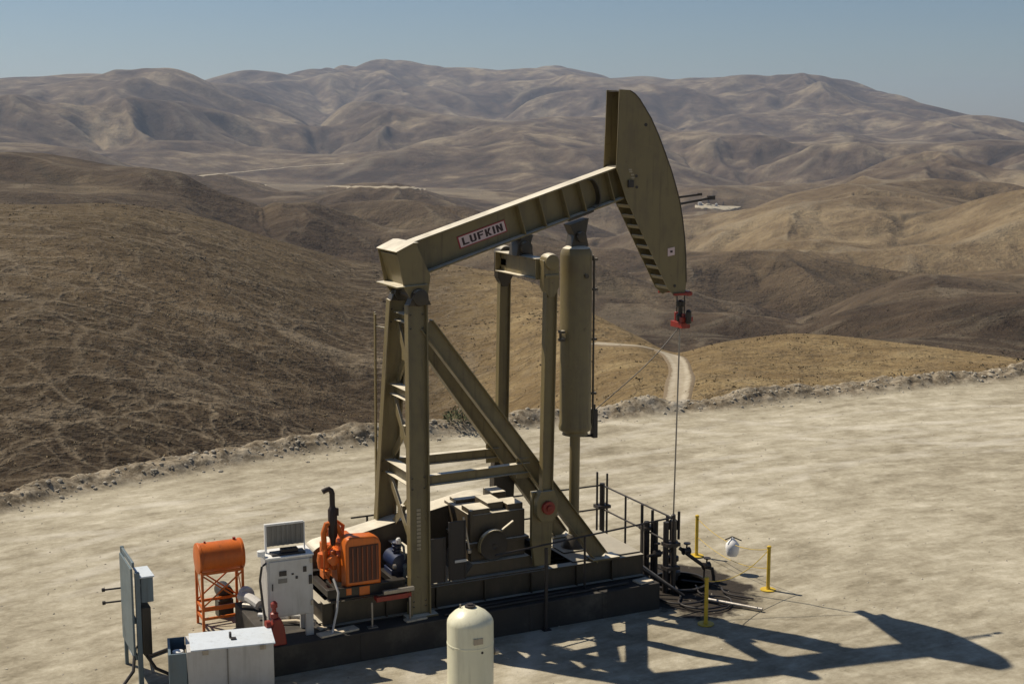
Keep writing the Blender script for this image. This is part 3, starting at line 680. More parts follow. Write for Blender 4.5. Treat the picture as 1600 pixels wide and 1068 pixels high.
# horse head
HP=[(13.81,10.23),(14.06,10.22),(14.17,10.16),(14.28,10.06),(14.55,9.69),(14.73,9.36),(14.89,9.01),(15.04,8.67),(15.16,8.34),(15.26,8.03),(15.33,7.7),(15.39,7.32),(15.43,6.91),(15.45,6.39),(15.41,6.17),(15.18,6.10),(15.01,6.25),(13.99,8.11),(13.76,8.72),(13.79,9.49)]
head=None
b=MB()
for y in (23.555,24.045): b.prism(HP,y-.012,y+.012)
head=P('horse_head',b,M_OLIVE,bevel=.003)
b=MB(); arc=HP[0:14]
arc=arc[1:]
for p,q_ in zip(arc[:-1],arc[1:]):
    d=Vector((q_[0]-p[0],0,q_[1]-p[1])).normalized(); n=Vector((d.z,0,-d.x))*(-.014)
    b.bar(Vector((p[0],YC,p[1]))+n*-1-d*.004,Vector((q_[0],YC,q_[1]))+n*-1+d*.004,.53,.02,up=n)
P('face_plate',b,M_OLIVED,head,0)
b=MB()
b.box((13.84,23.57,10.19),(14.05,24.03,10.205)); b.box((13.80,23.57,8.72),(14.0,24.03,8.75))
b.prism([(14.18,10.05),(14.20,10.05),(14.30,8.8),(14.28,8.8)],23.567,24.033)
P('web_plate',b,M_OLIVED,head,0)
b=MB(); p0=Vector((14.03,0,8.05)); p1=Vector((15.03,0,6.24)); d=(p1-p0)
for k in range(9):
    c=p0+d*(.04+.115*k); c2=c+d.normalized()*.07
    b.add([(c.x,23.567,c.z),(c2.x,23.567,c2.z),(c2.x,24.033,c2.z),(c.x,24.033,c.z),(c.x+.02,23.567,c.z+.01),(c2.x+.02,23.567,c2.z+.01),(c2.x+.02,24.033,c2.z+.01),(c.x+.02,24.033,c.z+.01)],
          [(0,1,2,3),(7,6,5,4),(0,4,5,1),(1,5,6,2),(2,6,7,3),(3,7,4,0)])
b.build_each('tie_bar',M_OLIVE,head,0)
b=MB().tube((14.42,23.535,9.55),(14.42,23.545,9.55),.035).tube((14.22,23.535,8.55),(14.22,23.545,8.55),.03).tube((14.23,23.535,8.33),(14.23,23.545,8.33),.03)
b.box((14.02,23.50,8.33),(14.14,23.545,8.47)).tube((15.16,23.53,6.32),(15.16,23.545,6.32),.03)
b.build_each('bolt',M_BLACK,head,0)
b=MB().box((14.98,23.532,6.94),(15.14,23.5425,7.10)); b.v=[(x,y,z+ (x-15.06)*.15) for x,y,z in b.v]
st=P('safety_decal',b,M_SIGNW,head,0)
MBx=MB().box((15.03,23.529,7.0),(15.09,23.5315,7.045)); P('safety_decal',MBx,M_SIGNK,head,0)
b=MB()
for k,(x_,z_) in enumerate(((14.04,8.66),(14.05,8.62),(14.09,8.56),(14.10,8.50))): b.box((x_,23.533,z_),(x_+.07,23.5425,z_+.03))
P('painted_mark',b,M_MARK,head,0)
b=MB().bar((15.2,23.6,8.10),(15.76,23.6,8.15),.03,.04).bar((15.2,23.6,7.96),(16.09,23.6,8.08),.03,.045).box((15.72,23.57,8.13),(15.80,23.63,8.18)).box((15.96,23.57,8.04),(16.12,23.63,8.12))
b.build_each('guide_arm',M_BLACK,head,0)
b=MB().box((15.12,23.49,6.12),(15.56,23.53,6.17)).box((15.12,24.07,6.12),(15.56,24.11,6.17)).box((15.46,23.52,6.10),(15.56,24.08,6.19))
P('wireline_guard',b,M_RED,head,.004)

# bridle, carrier bar, polished rod
b=MB()
for y in (23.66,23.94): b.poly([(15.475,y,6.9),(15.48,y,6.3),(15.48,y,5.52)],.014,8)
b.build_each('bridle',M_DSTEEL,pump,0)
b=MB().box((15.38,23.58,5.42),(15.58,24.02,5.54)).tube((15.48,23.66,5.54),(15.48,23.66,5.72),.05).tube((15.48,23.94,5.54),(15.48,23.94,5.72),.05)
b.box((15.34,23.54,5.56),(15.62,23.62,5.66))
P('carrier_bar',b,M_RED)
b=MB().lathe((15.48,YC,5.54),[(.06,0),(.09,.02),(.09,.14),(.05,.16),(.05,.30),(.075,.31),(.075,.42),(.03,.45)],16).lathe((15.48,23.5,5.62),[(.02,-.1),(.06,-.08),(.06,.16),(.02,.2)],12)
P('rod_clamp',b,M_DSTEEL)
P('polished_rod',MB().tube((15.48,YC,5.75),(15.40,YC,1.35),.017,10),M_STEEL,bevel=0)
P('load_cable',MB().poly([Vector((15.45,23.78,5.43)).lerp(Vector((13.47,23.78,3.86)),k/16)+Vector((0,0,-.34*math.sin(math.pi*k/16)*(1-.35*k/16)+.18*math.sin(math.pi*k/16))) for k in range(17)],.010,6),M_BLACK,bevel=0)

# equalizer and pitmans
b=MB().ibeam((11.80,22.92,6.87),(11.80,24.70,6.87),.40,.26,.02,.02,up=(0,0,1))
for y in (22.93,24.69): b.box((11.675,y-.01,6.69),(11.925,y+.01,7.05))
P('equalizer',b)
b=MB().prism([(11.62,7.06),(11.98,7.06),(11.93,7.30),(11.98,7.46),(11.72,7.40),(11.66,7.28)],23.62,23.98).lathe((11.80,23.8,7.22),[(.05,-.28),(.12,-.27),(.12,.27),(.05,.28)],18,'Y')
for s in (-1,1): b.bar((11.80,YC+s*.2,7.07),(11.80,YC+s*.36,7.05),.2,.05)
P('equalizer_bearing',b,M_OLIVED)
for s in (-1,1):
    y=YC+s*1.0; lo=Vector((11.84,y,2.32)); hi=Vector((11.93,y,7.0))
    b=MB().ibeam(lo,hi,.24,.15,.02,.02,up=(1,0,0))
    pit=P('pitman',b)
    b=MB().lathe((11.90,y,7.02),[(.06,-.15),(.14,-.14),(.16,-.04),(.16,.04),(.14,.14),(.06,.15)],20,'Y')
    b.prism([(11.74,7.05),(12.06,7.05),(12.07,6.55),(11.96,6.35),(11.85,6.35),(11.74,6.55)],y-.09,y+.09)
    b.box((11.76,y-.12,6.72),(12.05,y+.12,6.78)).box((11.79,y-s*.36,6.79),(12.0,y,6.93))
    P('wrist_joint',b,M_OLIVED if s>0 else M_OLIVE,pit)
    b=MB().prism([(11.70,2.62),(11.98,2.62),(12.06,2.44),(12.06,2.16),(11.98,2.02),(11.72,2.02),(11.62,2.16),(11.62,2.44)],y-.08,y+.08)
    if s>0: b.prism([(11.70,3.1),(11.96,3.1),(12.04,2.45),(11.62,2.45)],y-.09,y+.09)
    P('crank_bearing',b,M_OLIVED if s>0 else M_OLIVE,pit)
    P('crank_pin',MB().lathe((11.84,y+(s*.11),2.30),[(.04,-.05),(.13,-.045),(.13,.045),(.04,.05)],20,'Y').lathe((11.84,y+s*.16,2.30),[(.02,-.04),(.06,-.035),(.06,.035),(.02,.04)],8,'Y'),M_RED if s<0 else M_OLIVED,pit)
    yc=YC+s*.86
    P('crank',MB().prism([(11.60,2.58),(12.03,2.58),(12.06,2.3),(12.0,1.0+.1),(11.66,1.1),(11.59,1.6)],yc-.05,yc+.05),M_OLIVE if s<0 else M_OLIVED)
# gear reducer
b=MB().box((10.40,23.12,1.05),(11.55,24.4,2.21)).box((10.34,23.06,1.62),(11.62,24.46,1.68))
for x0,x1,y0,y1,z in ((10.42,10.82,23.14,23.60,2.31),(10.84,11.18,23.3,23.9,2.36),(11.20,11.53,23.16,23.62,2.33),(11.2,11.5,23.85,24.3,2.39),(10.5,11.1,24.02,24.36,2.28)):
    b.box((x0,y0,2.0),(x1,y1,z))
b.box((10.38,23.10,1.55),(10.44,23.2,2.31))
b.prism([(10.2,1.05),(11.8,1.05),(11.6,1.3),(10.4,1.3)],23.0,24.46)
red=P('gear_reducer',b,M_OLIVEG,bevel=.012)
b=MB().tube((11.8,22.98,1.40),(11.8,24.62,1.40),.09); P('crank_shaft',b,M_DSTEEL,red)
b=MB().lathe((10.80,23.0,1.62),[(.04,-.09),(.06,-.1),(.26,-.07),(.285,-.08),(.285,.08),(.26,.08),(.04,.08)],32,'Y'); P('brake_drum',b,M_DSTEEL,red)
pts=[(10.80+.31*math.cos(a),22.93,1.62+.31*math.sin(a)) for a in [R(v) for v in range(60,200,8)]]
b=MB()
for p,q_ in zip(pts[:-1],pts[1:]):
    b.bar(p,q_,.09,.022,up=(Vector(p)-Vector(q_)).cross(Vector((0,1,0))))
b.bar((10.96,22.93,1.90),(11.22,22.95,2.05),.05,.03)
P('brake_band',b,M_OLIVE,red,0)
P('brake_lever',MB().poly([(10.18,22.96,2.25),(10.24,22.95,1.9),(10.29,22.94,1.62)],.022,8).lathe((10.29,22.94,1.58),[(.01,-.05),(.045,-.03),(.045,.03),(.01,.05)],10),M_STEEL,bevel=0)
b=MB().box((9.86,22.93,1.06),(10.22,22.955,2.2)).box((9.48,22.93,1.06),(9.80,22.955,1.92))
for x in (9.5,9.78,9.88,10.2): b.box((x-.015,22.915,1.06),(x+.015,22.95,2.2 if x>9.8 else 1.92))
P('guard_panel',b,M_BLACK)
P('warning_plate',MB().box((9.98,22.905,1.40),(10.22,22.925,1.45)),M_GREY,bevel=0)
# belt guard: long hull over a small and a large sheave
def hull(c0,r0,c1,r1,n=24):
    d=math.hypot(c1[0]-c0[0],c1[1]-c0[1]); a=math.atan2(c1[1]-c0[1],c1[0]-c0[0]); g=math.acos((r0-r1)/d)
    pts=[(c1[0]+r1*math.cos(a+g-(2*g)*k/n),c1[1]+r1*math.sin(a+g-(2*g)*k/n)) for k in range(n+1)]
    pts+=[(c0[0]+r0*math.cos(a-g-(2*math.pi-2*g)*k/n),c0[1]+r0*math.sin(a-g-(2*math.pi-2*g)*k/n)) for k in range(n+1)]
    return pts
hl=hull((7.85,1.38),.30,(11.05,1.52),.74)
b=MB().prism(hl,24.2,24.72); P('belt_guard',b,M_OLIVEG,bevel=.01,ang=25)

# air balance cylinder
cx=13.02
prof=[(.10,3.38),(.26,3.40),(.25,3.46),(.325,3.50),(.335,3.56),(.325,3.62),(.317,3.66),(.317,7.0),(.308,7.08),(.27,7.15),(.19,7.20),(.10,7.21)]
cyl=P('air_cylinder',MB().lathe((cx,YC,0),prof,48),M_OLIVE,bevel=0,ang=28)
b=MB().poly([(cx+.33,23.72,7.0),(cx+.36,23.72,6.9),(cx+.36,23.72,3.9),(cx+.34,23.72,3.55)],.022,8)
for z in (4.2,5.3,6.3,6.9): b.box((cx+.33,23.69,z),(cx+.43,23.75,z+.04))
b.box((cx-.44,23.6,5.50),(cx-.34,23.72,5.55)).box((cx-.44,23.6,5.34),(cx-.34,23.72,5.39)).tube((cx-.42,23.66,5.34),(cx-.42,23.66,5.55),.025)
b.tube((cx+.05,23.44,6.62),(cx+.05,23.47,6.62),.045)
P('side_pipe',b,M_OLIVED,cyl,0)
b=MB().box((cx+.37,23.70,3.30),(cx+.47,23.84,3.88)).bar((cx+.1,YC,3.36),(cx+.42,YC,3.33),.06,.05).tube((cx+.42,23.77,3.88),(cx+.42,23.77,3.98),.03)
P('limit_switch',b,M_BLACK,cyl)
b=MB().tube((cx,YC,3.40),(cx-.02,YC,1.0),.105,24); P('piston_rod',b,M_OLIVE,bevel=0)
b=MB().lathe((cx-.02,YC,1.04),[(.26,0),(.24,.1),(.13,.26),(.105,.3)],20).box((cx-.4,YC-.3,1.04),(cx+.35,YC+.3,1.07)); P('rod_socket',b,M_OLIVED)
b=MB().prism([(12.84,7.19),(13.22,7.19),(13.16,7.45),(13.22,7.74),(12.80,7.62),(12.90,7.42)],23.66,23.94).lathe((13.03,YC,7.38),[(.04,-.24),(.10,-.23),(.10,.23),(.04,.24)],16,'Y')
b.prism([(12.76,7.75),(13.3,7.915),(13.3,7.86),(12.76,7.69)],23.6,24.0)
P('cylinder_hanger',b,M_OLIVED)

# ------------------------------------------------------------------ engine and its skid
eng=empty('gas_engine',(8.1,23.4,.53),'orange gas engine with ribbed radiator and tall black exhaust beside the pumpjack leg','engine')
def E_(n,mb,mat=M_ORANGE,parent=eng,bevel=.006,ang=35): return mb.build(n,mat,parent,bevel,ang=ang)
b=MB()
for y in (22.86,24.05): b.ibeam((7.45,y,1.17),(8.94,y,1.17),.22,.14,.02,.02,up=(0,0,1))
for x in (7.55,8.3,8.85): b.box((x-.06,22.93,1.08),(x+.06,23.97,1.2))
E_('engine_skid',b,M_DSTEEL)
b=MB().box((7.84,22.98,.87),(8.42,24.0,1.28)).box((7.75,23.2,.87),(7.84,23.9,1.1)); E_('engine_mount',b,M_DSTEEL)
rad=[(7.79,1.30),(8.46,1.27),(8.47,2.02),(8.43,2.12),(8.34,2.17),(7.90,2.20),(7.82,2.16),(7.79,2.07)]
shell=MB().prism(rad,22.80,23.12); E_('radiator_shell',shell,bevel=.03)
b=MB(); gx=[7.86+.086*k for k in range(7)]
b.box((7.85,22.785,1.36),(8.41,22.80,2.03)); E_('grille',b,M_GRILLE,bevel=0)
b=MB()
for k in range(6): b.box((7.90+.092*k,22.768,1.38),(7.925+.092*k,22.784,2.01))
b.build_each('grille_bar',M_GRBAR,eng,.002)
b=MB().box((7.80,22.84,1.12),(7.90,23.1,1.30)).box((8.05,22.84,1.05),(8.25,23.1,1.27)); b.build_each('radiator_foot',M_ORANGE,eng,.004)
b=MB().box((7.74,23.14,1.28),(8.30,24.0,1.80)).box((7.86,23.2,1.80),(8.2,23.95,2.0)); 
for k in range(4): b.box((7.66,23.22+.2*k,1.5),(7.76,23.34+.2*k,1.86))
b.lathe((8.02,24.08,1.42),[(.05,-.08),(.28,-.06),(.28,.06),(.05,.08)],24,'Y')
E_('engine_block',b,M_ORANGE,bevel=.02)
b=MB().poly([(7.60,23.3,1.55),(7.55,23.3,1.95),(7.54,23.3,2.2),(7.60,23.3,2.36),(7.70,23.3,2.38),(7.80,23.3,2.30),(7.88,23.3,2.12),(7.93,23.2,2.02)],.052,10)
b.poly([(7.58,23.4,1.62),(7.60,23.35,1.85),(7.72,23.3,1.98),(7.84,23.25,1.96)],.035,8)
b.lathe((7.60,23.5,1.62),[(.03,-.16),(.11,-.14),(.13,0),(.11,.14),(.03,.16)],16)
b.lathe((7.66,23.15,1.72),[(.03,-.08),(.09,-.07),(.09,.07),(.03,.08)],14,'Y').lathe((7.74,23.5,2.12),[(.03,-.05),(.10,-.04),(.10,.1),(.03,.13)],14)
b.poly([(7.95,23.5,2.0),(8.0,23.55,2.22),(7.9,23.6,2.3),(7.78,23.6,2.2)],.04,8)
b.box((7.50,23.22,1.36),(7.62,23.44,1.5)).poly([(7.52,23.2,1.9),(7.50,23.2,1.5),(7.6,23.1,1.3)],.018,6)
E_('manifold',b,M_ORANGE,bevel=0)
b=MB().lathe((7.72,23.3,0),[(.045,1.95),(.05,2.05),(.082,2.12),(.085,2.62),(.06,2.66),(.05,2.70),(.05,2.86)],20).poly([(7.72,23.3,2.84),(7.72,23.3,2.92),(7.70,23.3,2.98),(7.66,23.3,3.01),(7.60,23.3,3.0),(7.54,23.3,2.975)],.05,12)
b.box((7.80,23.27,2.5),(7.83,23.33,2.64))
E_('exhaust_stack',b,M_EXH,bevel=0)
b=MB().poly([(7.58,22.9,1.45),(7.60,22.7,1.25),(7.54,22.62,.95),(7.46,22.6,.65),(7.42,22.55,.56)],.022,8); E_('drain_hose',b,M_GREY,bevel=0)

tb=empty('pipe_rack',(8.75,22.8,.53),'low red pipe rack with a pale top rail between engine and samson post','rack')
b=MB().box((8.44,22.62,1.10),(9.04,22.69,1.17)); b.build('top_rail',M_STEEL,tb,.004)
b=MB().box((8.30,22.62,.98),(8.98,22.68,1.07)).box((8.30,22.68,.99),(8.36,22.78,1.06)).box((8.90,22.68,.99),(8.96,22.78,1.06)); b.build('frame',M_RED,tb,.004)
for x,y in ((8.20,22.60),(8.94,22.60)):
    MB().tube((x,y,.55),(x,y,1.0),.02,8).box((x-.09,y-.06,.532),(x+.09,y+.06,.55)).build('leg',M_STEEL,tb,0)

cp=empty('air_compressor',(9.0,23.9,1.0),'small blue air compressor with white filter behind the pumpjack front leg','compressor')
b=MB().lathe((9.0,23.45,1.45),[(.05,-.28),(.17,-.26),(.17,.26),(.05,.28)],20,'Y').box((8.85,23.3,1.05),(9.15,23.7,1.3)); b.build('body',M_BLUE,cp,.01)
b=MB().lathe((8.99,23.38,1.62),[(.07,0),(.09,.02),(.09,.06),(.07,.07),(.09,.09),(.09,.13),(.07,.15),(.09,.17),(.09,.2),(.03,.23)],18); b.build('cylinder_head',M_BLUE,cp,0)
MB().lathe((8.99,23.28,1.86),[(.01,-.05),(.045,-.045),(.05,.03),(.03,.06),(.01,.065)],16).build('air_filter',M_WHITE,cp,0)
MB().poly([(9.0,23.3,1.84),(9.08,23.25,1.75),(9.08,23.2,1.55),(9.02,23.2,1.42)],.025,8).build('pipe',M_BLUEG,cp,0)
MB().lathe((8.86,23.16,1.42),[(.01,-.03),(.04,-.03),(.05,.02),(.01,.04)],10,'X').build('valve',M_STEEL,cp,0)
MB().lathe((9.08,23.16,1.40),[(.02,-.04),(.055,-.03),(.055,.03),(.02,.05)],12).poly([(9.07,23.17,1.38),(9.06,23.17,1.2),(9.12,23.2,1.05)],.03,8).build('oil_cup',M_BLUEG,cp,0)

# ------------------------------------------------------------------ orange fuel tank on stand
ft=empty('fuel_tank',(6.12,25.4,0),'orange horizontal drum tank up on a four legged orange stand','tank')
b=MB().lathe((0,25.40,1.37),[(.02,5.665),(.20,5.67),(.295,5.69),(.30,5.71),(.30,5.74),(.288,5.75),(.288,6.50),(.30,6.51),(.30,6.54),(.295,6.56),(.20,6.58),(.02,6.585)],36,'X'); b.build('drum',M_ORANGE,ft,0)
MB().tube((6.42,25.4,1.66),(6.42,25.4,1.70),.03).tube((5.85,25.4,1.66),(5.85,25.4,1.69),.02).build_each('filler_cap',M_RED,ft,0)
b=MB()
for x in (5.72,6.50):
    for y in (25.14,25.62): b.build; b.bar((x,y,0),(x,y,1.16),.045,.045,up=(1,0,0))
for z in (.24,.45,1.13):
    for y in (25.14,25.62): b.bar((5.72,y,z),(6.50,y,z),.03,.05)
    for x in (5.72,6.50): b.bar((x,25.14,z-.003),(x,25.62,z-.003),.03,.05)
for y in (25.13,25.63): b.bar((5.72,y,.48),(6.5,y,1.1),.012,.03); b.bar((5.72,y+.008,1.1),(6.5,y+.008,.48),.012,.03)
for x in (5.715,6.505): b.bar((x,25.14,.48),(x,25.62,1.1),.012,.03)
b.build('stand',M_ORANGE,ft,0)
wr=empty('electric_motor',(6.25,25.75,0),'dark round motor on a small block behind the orange tank stand','motor')
MB().lathe((6.3,25.85,.5),[(.03,-.2),(.15,-.18),(.16,0),(.15,.18),(.03,.2)],20,'Y').build('housing',M_DSTEEL,wr,0)
MB().box((6.15,25.7,0),(6.45,26.0,.36)).build('plinth',M_DSTEEL,wr,.01)

# ------------------------------------------------------------------ control cabinet
cc=empty('control_cabinet',(6.73,23.0,.53),'pale grey control cabinet on legs with a raised louvred panel on top','cabinet')
Mc=Matrix.Translation((6.73,22.74,.48))@Matrix.Rotation(R(-3),4,'Z')
b=MB().box((-.41,0,.46),(.41,.50,1.53),Mc); body=b.build('body',M_GREY,cc,.01)
MB().box((-.43,-.02,1.533),(.43,.53,1.565),Mc).build('top',M_WHITE,cc,.004)
door=MB().box((-.37,-.018,.50),(.37,-.003,1.49),Mc).build('door',M_GREY,cc,.004)
b=MB().box((-.20,-.03,1.22),(-.07,-.019,1.31),Mc).box((.23,-.03,1.25),(.29,-.019,1.35),Mc).box((.02,-.028,1.22),(.06,-.019,1.25),Mc).box((.09,-.028,1.14),(.13,-.019,1.19),Mc).box((.33,-.04,1.02),(.385,-.019,1.18),Mc)
b.build_each('gauge',M_BLACK,door,0)
b=MB().box((-.22,-.025,1.09),(-.06,-.019,1.17),Mc); b.build('label_plate',M_GRATE,door,0)
for x,y in ((-.36,.05),(.32,.05),(-.36,.44),(.32,.44)):
    MB().box((x-.05,y-.04,.052),(x+.09,y+.03,.458),Mc).build('leg',M_GREY,cc,.004)
for z_ in (.62,1.02,1.40): MB().box((.355,-.03,z_),(.40,-.004,z_+.09),Mc).build('hinge',M_STEEL,door,0)
MB().tube(Mc@Vector((-.33,-.05,.98)),Mc@Vector((-.33,-.05,1.10)),.012,8).build('handle',M_BLACK,door,0)
pan=MB(); 
for k in range(15): pan.box((-.33+.044*k,.30+(.012 if k%2 else 0),1.68),(-.33+.044*(k+1),.33+(.02 if k%2 else 0),2.05),Mc)
pan.build('louvred_panel',M_GRATE,cc,0)
b=MB().box((-.37,.29,1.566),(-.335,.35,2.09),Mc).box((.335,.29,1.566),(.355,.35,2.07),Mc).box((-.335,.29,2.055),(.335,.35,2.09),Mc); b.build('panel_frame',M_WHITE,cc,.003)
MB().box((-.30,.05,1.566),(.30,.28,1.60),Mc).box((-.12,.10,1.60),(.18,.24,1.66),Mc).build('roof_vent',M_BLACK,cc,.003)
MB().poly([(6.33,22.8,1.95),(6.24,22.8,1.9),(6.20,22.8,1.65),(6.24,22.8,1.2),(6.28,22.75,.8),(6.34,22.7,.55)],.022,8).build('cable',M_BLACK,cc,0)
MB().lathe((6.26,22.9,2.10),[(.01,-.05),(.07,-.04),(.07,.05),(.01,.07)],14).build('lamp',M_WHITE,cc,0)

# ------------------------------------------------------------------ blue grey electrical stand at left
es=empty('meter_stand',(4.2,23.6,0),'tall blue grey steel meter stand with boxes mounted edge on at far left','stand')
b=MB().box((4.06,24.08,0),(4.12,24.14,2.2)).box((4.10,23.02,0),(4.18,23.10,2.02)).box((4.07,23.1,2.10),(4.11,24.08,2.19)).box((4.07,23.1,1.10),(4.11,24.08,1.20)).box((4.07,23.1,.45),(4.11,24.08,.55))
b.build('frame',M_BLUEG,es,.005)
MB().box((4.03,23.04,.55),(4.065,24.07,2.10)).build('back_board',M_BLUEG,es,.003)
MB().prism([(24.08,1.40),(24.08,1.05),(23.70,1.05)],4.12,4.135,axis='X').build('gusset',M_LID,es,0)  # pale colour paints sunlight onto both gussets
MB().prism([(24.08,.78),(24.08,.30),(23.70,.30)],4.12,4.135,axis='X').build('gusset',M_LID,es,0)
bx=MB().box((4.20,23.08,1.46),(4.41,23.62,1.90)).build('meter_box',M_BLUEG,es,.01)
MB().box((4.19,23.0,.55),(4.34,23.5,1.40)).build('switch_box',M_DSTEEL,es,.01)
MB().box((4.18,23.05,1.905),(4.43,23.65,1.93)).build('box_lid',M_LID,bx,.003)
for z in (1.41,1.17):
    MB().tube((4.06,24.2,z),(3.76,24.25,z-.01),.018,8).lathe((3.76,24.25,z-.01),[(.01,-.03),(.035,-.025),(.035,.025),(.01,.03)],10,'X').build('conduit',M_BLACK,es,0)
b=MB()
for pts in ([(4.1,23.3,.6),(4.0,23.0,.3),(3.7,22.8,.05),(3.3,22.6,.03)],[(4.2,23.2,.6),(4.4,23.1,.25),(4.75,23.0,.05),(5.0,22.9,.03)],[(4.2,23.6,.5),(4.5,24.2,.06),(5.0,24.5,.04),(5.6,24.3,.04)]):
    b.poly([Vector(p) for p in pts],.03,8)
b.build_each('cable',M_BLACK,es,0)

# ------------------------------------------------------------------ low equipment box
Mb=Matrix.Translation((5.47,22.26,0))@Matrix.Rotation(R(-10.5),4,'Z')
lbx=empty('equipment_box',(5.47,22.26,0),'long low grey metal box with pale lid and latch lying front left','box')
MB().box((-.70,-.38,0),(.73,.40,.87),Mb).build('body',M_GREY,lbx,.01)
MB().box((-.64,-.40,.873),(.76,.425,.90),Mb).build('lid',M_LID,lbx,.006)
MB().box((.02,-.01,.902),(.06,.08,.99),Mb).box((.04,-.10,.902),(.13,-.02,.93),Mb).build('latch',M_BLACK,lbx,.003)
for x_ in (-.45,.5): MB().box((x_,-.41,.80),(x_+.10,-.403,.88),Mb).build('hinge',M_STEEL,lbx,0)
MB().box((-.05,-.40,.0),(-.03,-.384,.87),Mb).build('seam',M_GRATE,lbx,0)
MB().box((-1.00,-.40,0),(-.96,.40,.86),Mb).box((-.96,-.40,0),(-.71,-.37,.86),Mb).box((-.96,.37,0),(-.71,.40,.86),Mb).box((-.96,-.37,.0),(-.71,.37,.5),Mb).build('open_bay',M_BLUEG,lbx,.004)
MB().lathe(Mb@Vector((-.84,-.12,.5)),[(.11,0),(.11,.26),(.09,.31),(.02,.33)],20).build('filter_can',M_WHITE,lbx,0)

vp=empty('valve_post',(6.40,22.56,.53),'bright red valve post standing between the grey box and cabinet','valve')
MB().prism([(-.13,.53),(.16,.53),(.12,.85),(.06,1.02),(-.06,1.02),(-.12,.85)],22.47,22.63,Matrix.Translation((6.41,0,0))).build('body',M_RED,vp,.02)
MB().lathe((6.37,22.55,1.02),[(.04,0),(.07,.015),(.07,.09),(.04,.11),(.035,.18),(.06,.20),(.06,.27),(.025,.31)],18).build('bonnet',M_RED,vp,0)
MB().lathe((6.24,22.52,.93),[(.02,-.05),(.08,-.04),(.08,.04),(.02,.05)],18,'X').build('hand_wheel',M_RED,vp,0)

# ------------------------------------------------------------------ cream tank in front
ct=empty('pressure_tank',(8.81,19.62,0),'cream upright cylindrical tank with domed white top in the foreground','tank')
MB().lathe((8.81,19.62,0),[(.10,.0),(.38,.02),(.382,1.53),(.376,1.57),(.35,1.62),(.27,1.70),(.16,1.765),(.09,1.785),(.02,1.79)],48).build('shell',M_CREAM,ct,0,ang=30)
MB().lathe((8.81,19.62,0),[(.3825,1.175),(.3865,1.18),(.3865,1.20),(.3825,1.205)],48).build('weld_band',M_CREAM,ct,0)
MB().lathe((8.81,19.62,1.78),[(.09,0),(.09,.035),(.07,.04),(.05,.04),(.05,.06),(.02,.06)],20).build('top_cap',M_BLACK,ct,0)
MB().box((8.70,19.225,1.28),(8.86,19.245,1.38)).build('data_plate',M_STEEL,ct,0)
MB().tube((8.81,19.62,1.0),(9.28,19.5,1.0),.03,10).lathe((9.22,19.515,1.0),[(.03,-.03),(.06,-.03),(.06,.03),(.03,.03)],12,'X').build('side_pipe',M_STEEL,ct,0)
MB().tube((8.67,19.70,1.74),(8.67,19.70,1.83),.015,8).build('vent_pipe',M_STEEL,ct,0)
MB().tube((8.85,19.235,1.13),(8.85,19.26,1.13),.022,8).build('plug',M_BLACK,ct,0)

# ------------------------------------------------------------------ safety railing round the unit
rl=empty('safety_railing',(14.8,22.5,0),'black pipe railing around the wellhead end of the pumpjack base','railing')
def RB(n,b): return b.build(n,M_BLACK,rl,0)
cA,cB,cC,cD=(9.0,25.98),(14.93,26.02),(14.93,23.13),(10.6,22.44)
for p0,p1 in ((cA,cB),(cB,cC),(cC,cD)):
    for z in (1.60,1.06):
        if p0 is cC and z<1.5: continue
        RB('rail',MB().tube((*p0,z),(*p1,z),.019,8))
for x,y in ((9.35,25.98),(10.8,25.99),(12.2,26.0),(13.5,26.01),(14.93,24.98),(14.15,23.0),(12.7,22.78)):
    RB('post',MB().tube((x,y,.0),(x,y,1.60),.024,8).box((x-.06,y-.06,0),(x+.06,y+.06,.02)))
RB('post',MB().tube((11.63,22.36,0),(11.63,22.36,1.62),.036,10).box((11.55,22.28,0),(11.71,22.41,.02)))
for x,y,z,r in ((14.83,26.06,1.90,.024),(15.04,25.98,1.86,.024),(14.94,26.02,1.64,.058),
                (14.86,24.18,1.62,.032),(15.02,24.02,1.52,.032),(14.90,24.05,1.28,.062),(15.04,23.92,1.30,.055),
                (14.84,23.2,1.50,.06),(14.96,23.1,1.66,.03),(15.0,23.16,1.52,.055)):
    RB('standpipe',MB().tube((x,y,0),(x,y,z),r,12))
for x,y,z in ((14.94,26.02,1.08),(14.95,24.08,1.1),(14.93,23.15,1.0),(14.93,23.15,.5)):
    RB('clamp',MB().box((x-.16,y-.12,z),(x+.16,y+.12,z+.07)))

# ------------------------------------------------------------------ wellhead and flowline
wh=empty('wellhead',(15.4,23.8,0),'black greasy wellhead column under the polished rod','wellhead')
MB().lathe((15.40,YC,0),[(.12,-.05),(.12,.12),(.17,.13),(.17,.20),(.09,.22),(.09,.42),(.13,.43),(.13,.52),(.08,.54),(.08,.72),(.105,.73),(.105,.86),(.075,.88),(.075,1.1),(.09,1.11),(.09,1.30),(.05,1.34),(.05,1.42),(.03,1.44)],24).build('casing',M_BLACK,wh,0,ang=30)
MB().tube((15.50,23.74,.9),(15.50,23.74,1.5),.03,8).tube((15.29,23.86,.8),(15.29,23.86,1.42),.035,8).build_each('side_tube',M_BLACK,wh,0)
b=MB().poly([(15.4,23.8,.66),(15.1,23.78,.64),(14.75,23.76,.62)],.035,8).lathe((15.0,23.78,.64),[(.03,-.08),(.075,-.07),(.075,.07),(.03,.08)],10,'X').tube((15.0,23.78,.64),(15.0,23.78,.86),.02,8).lathe((15.0,23.78,.86),[(.01,-.01),(.07,-.01),(.07,.01),(.01,.01)],12)
b.build('casing_valve',M_BLACK,wh,0)
fl=empty('flowline',(15.9,23.5,0),'dark flowline pipe with valves running from the wellhead to the yellow posts','pipe')
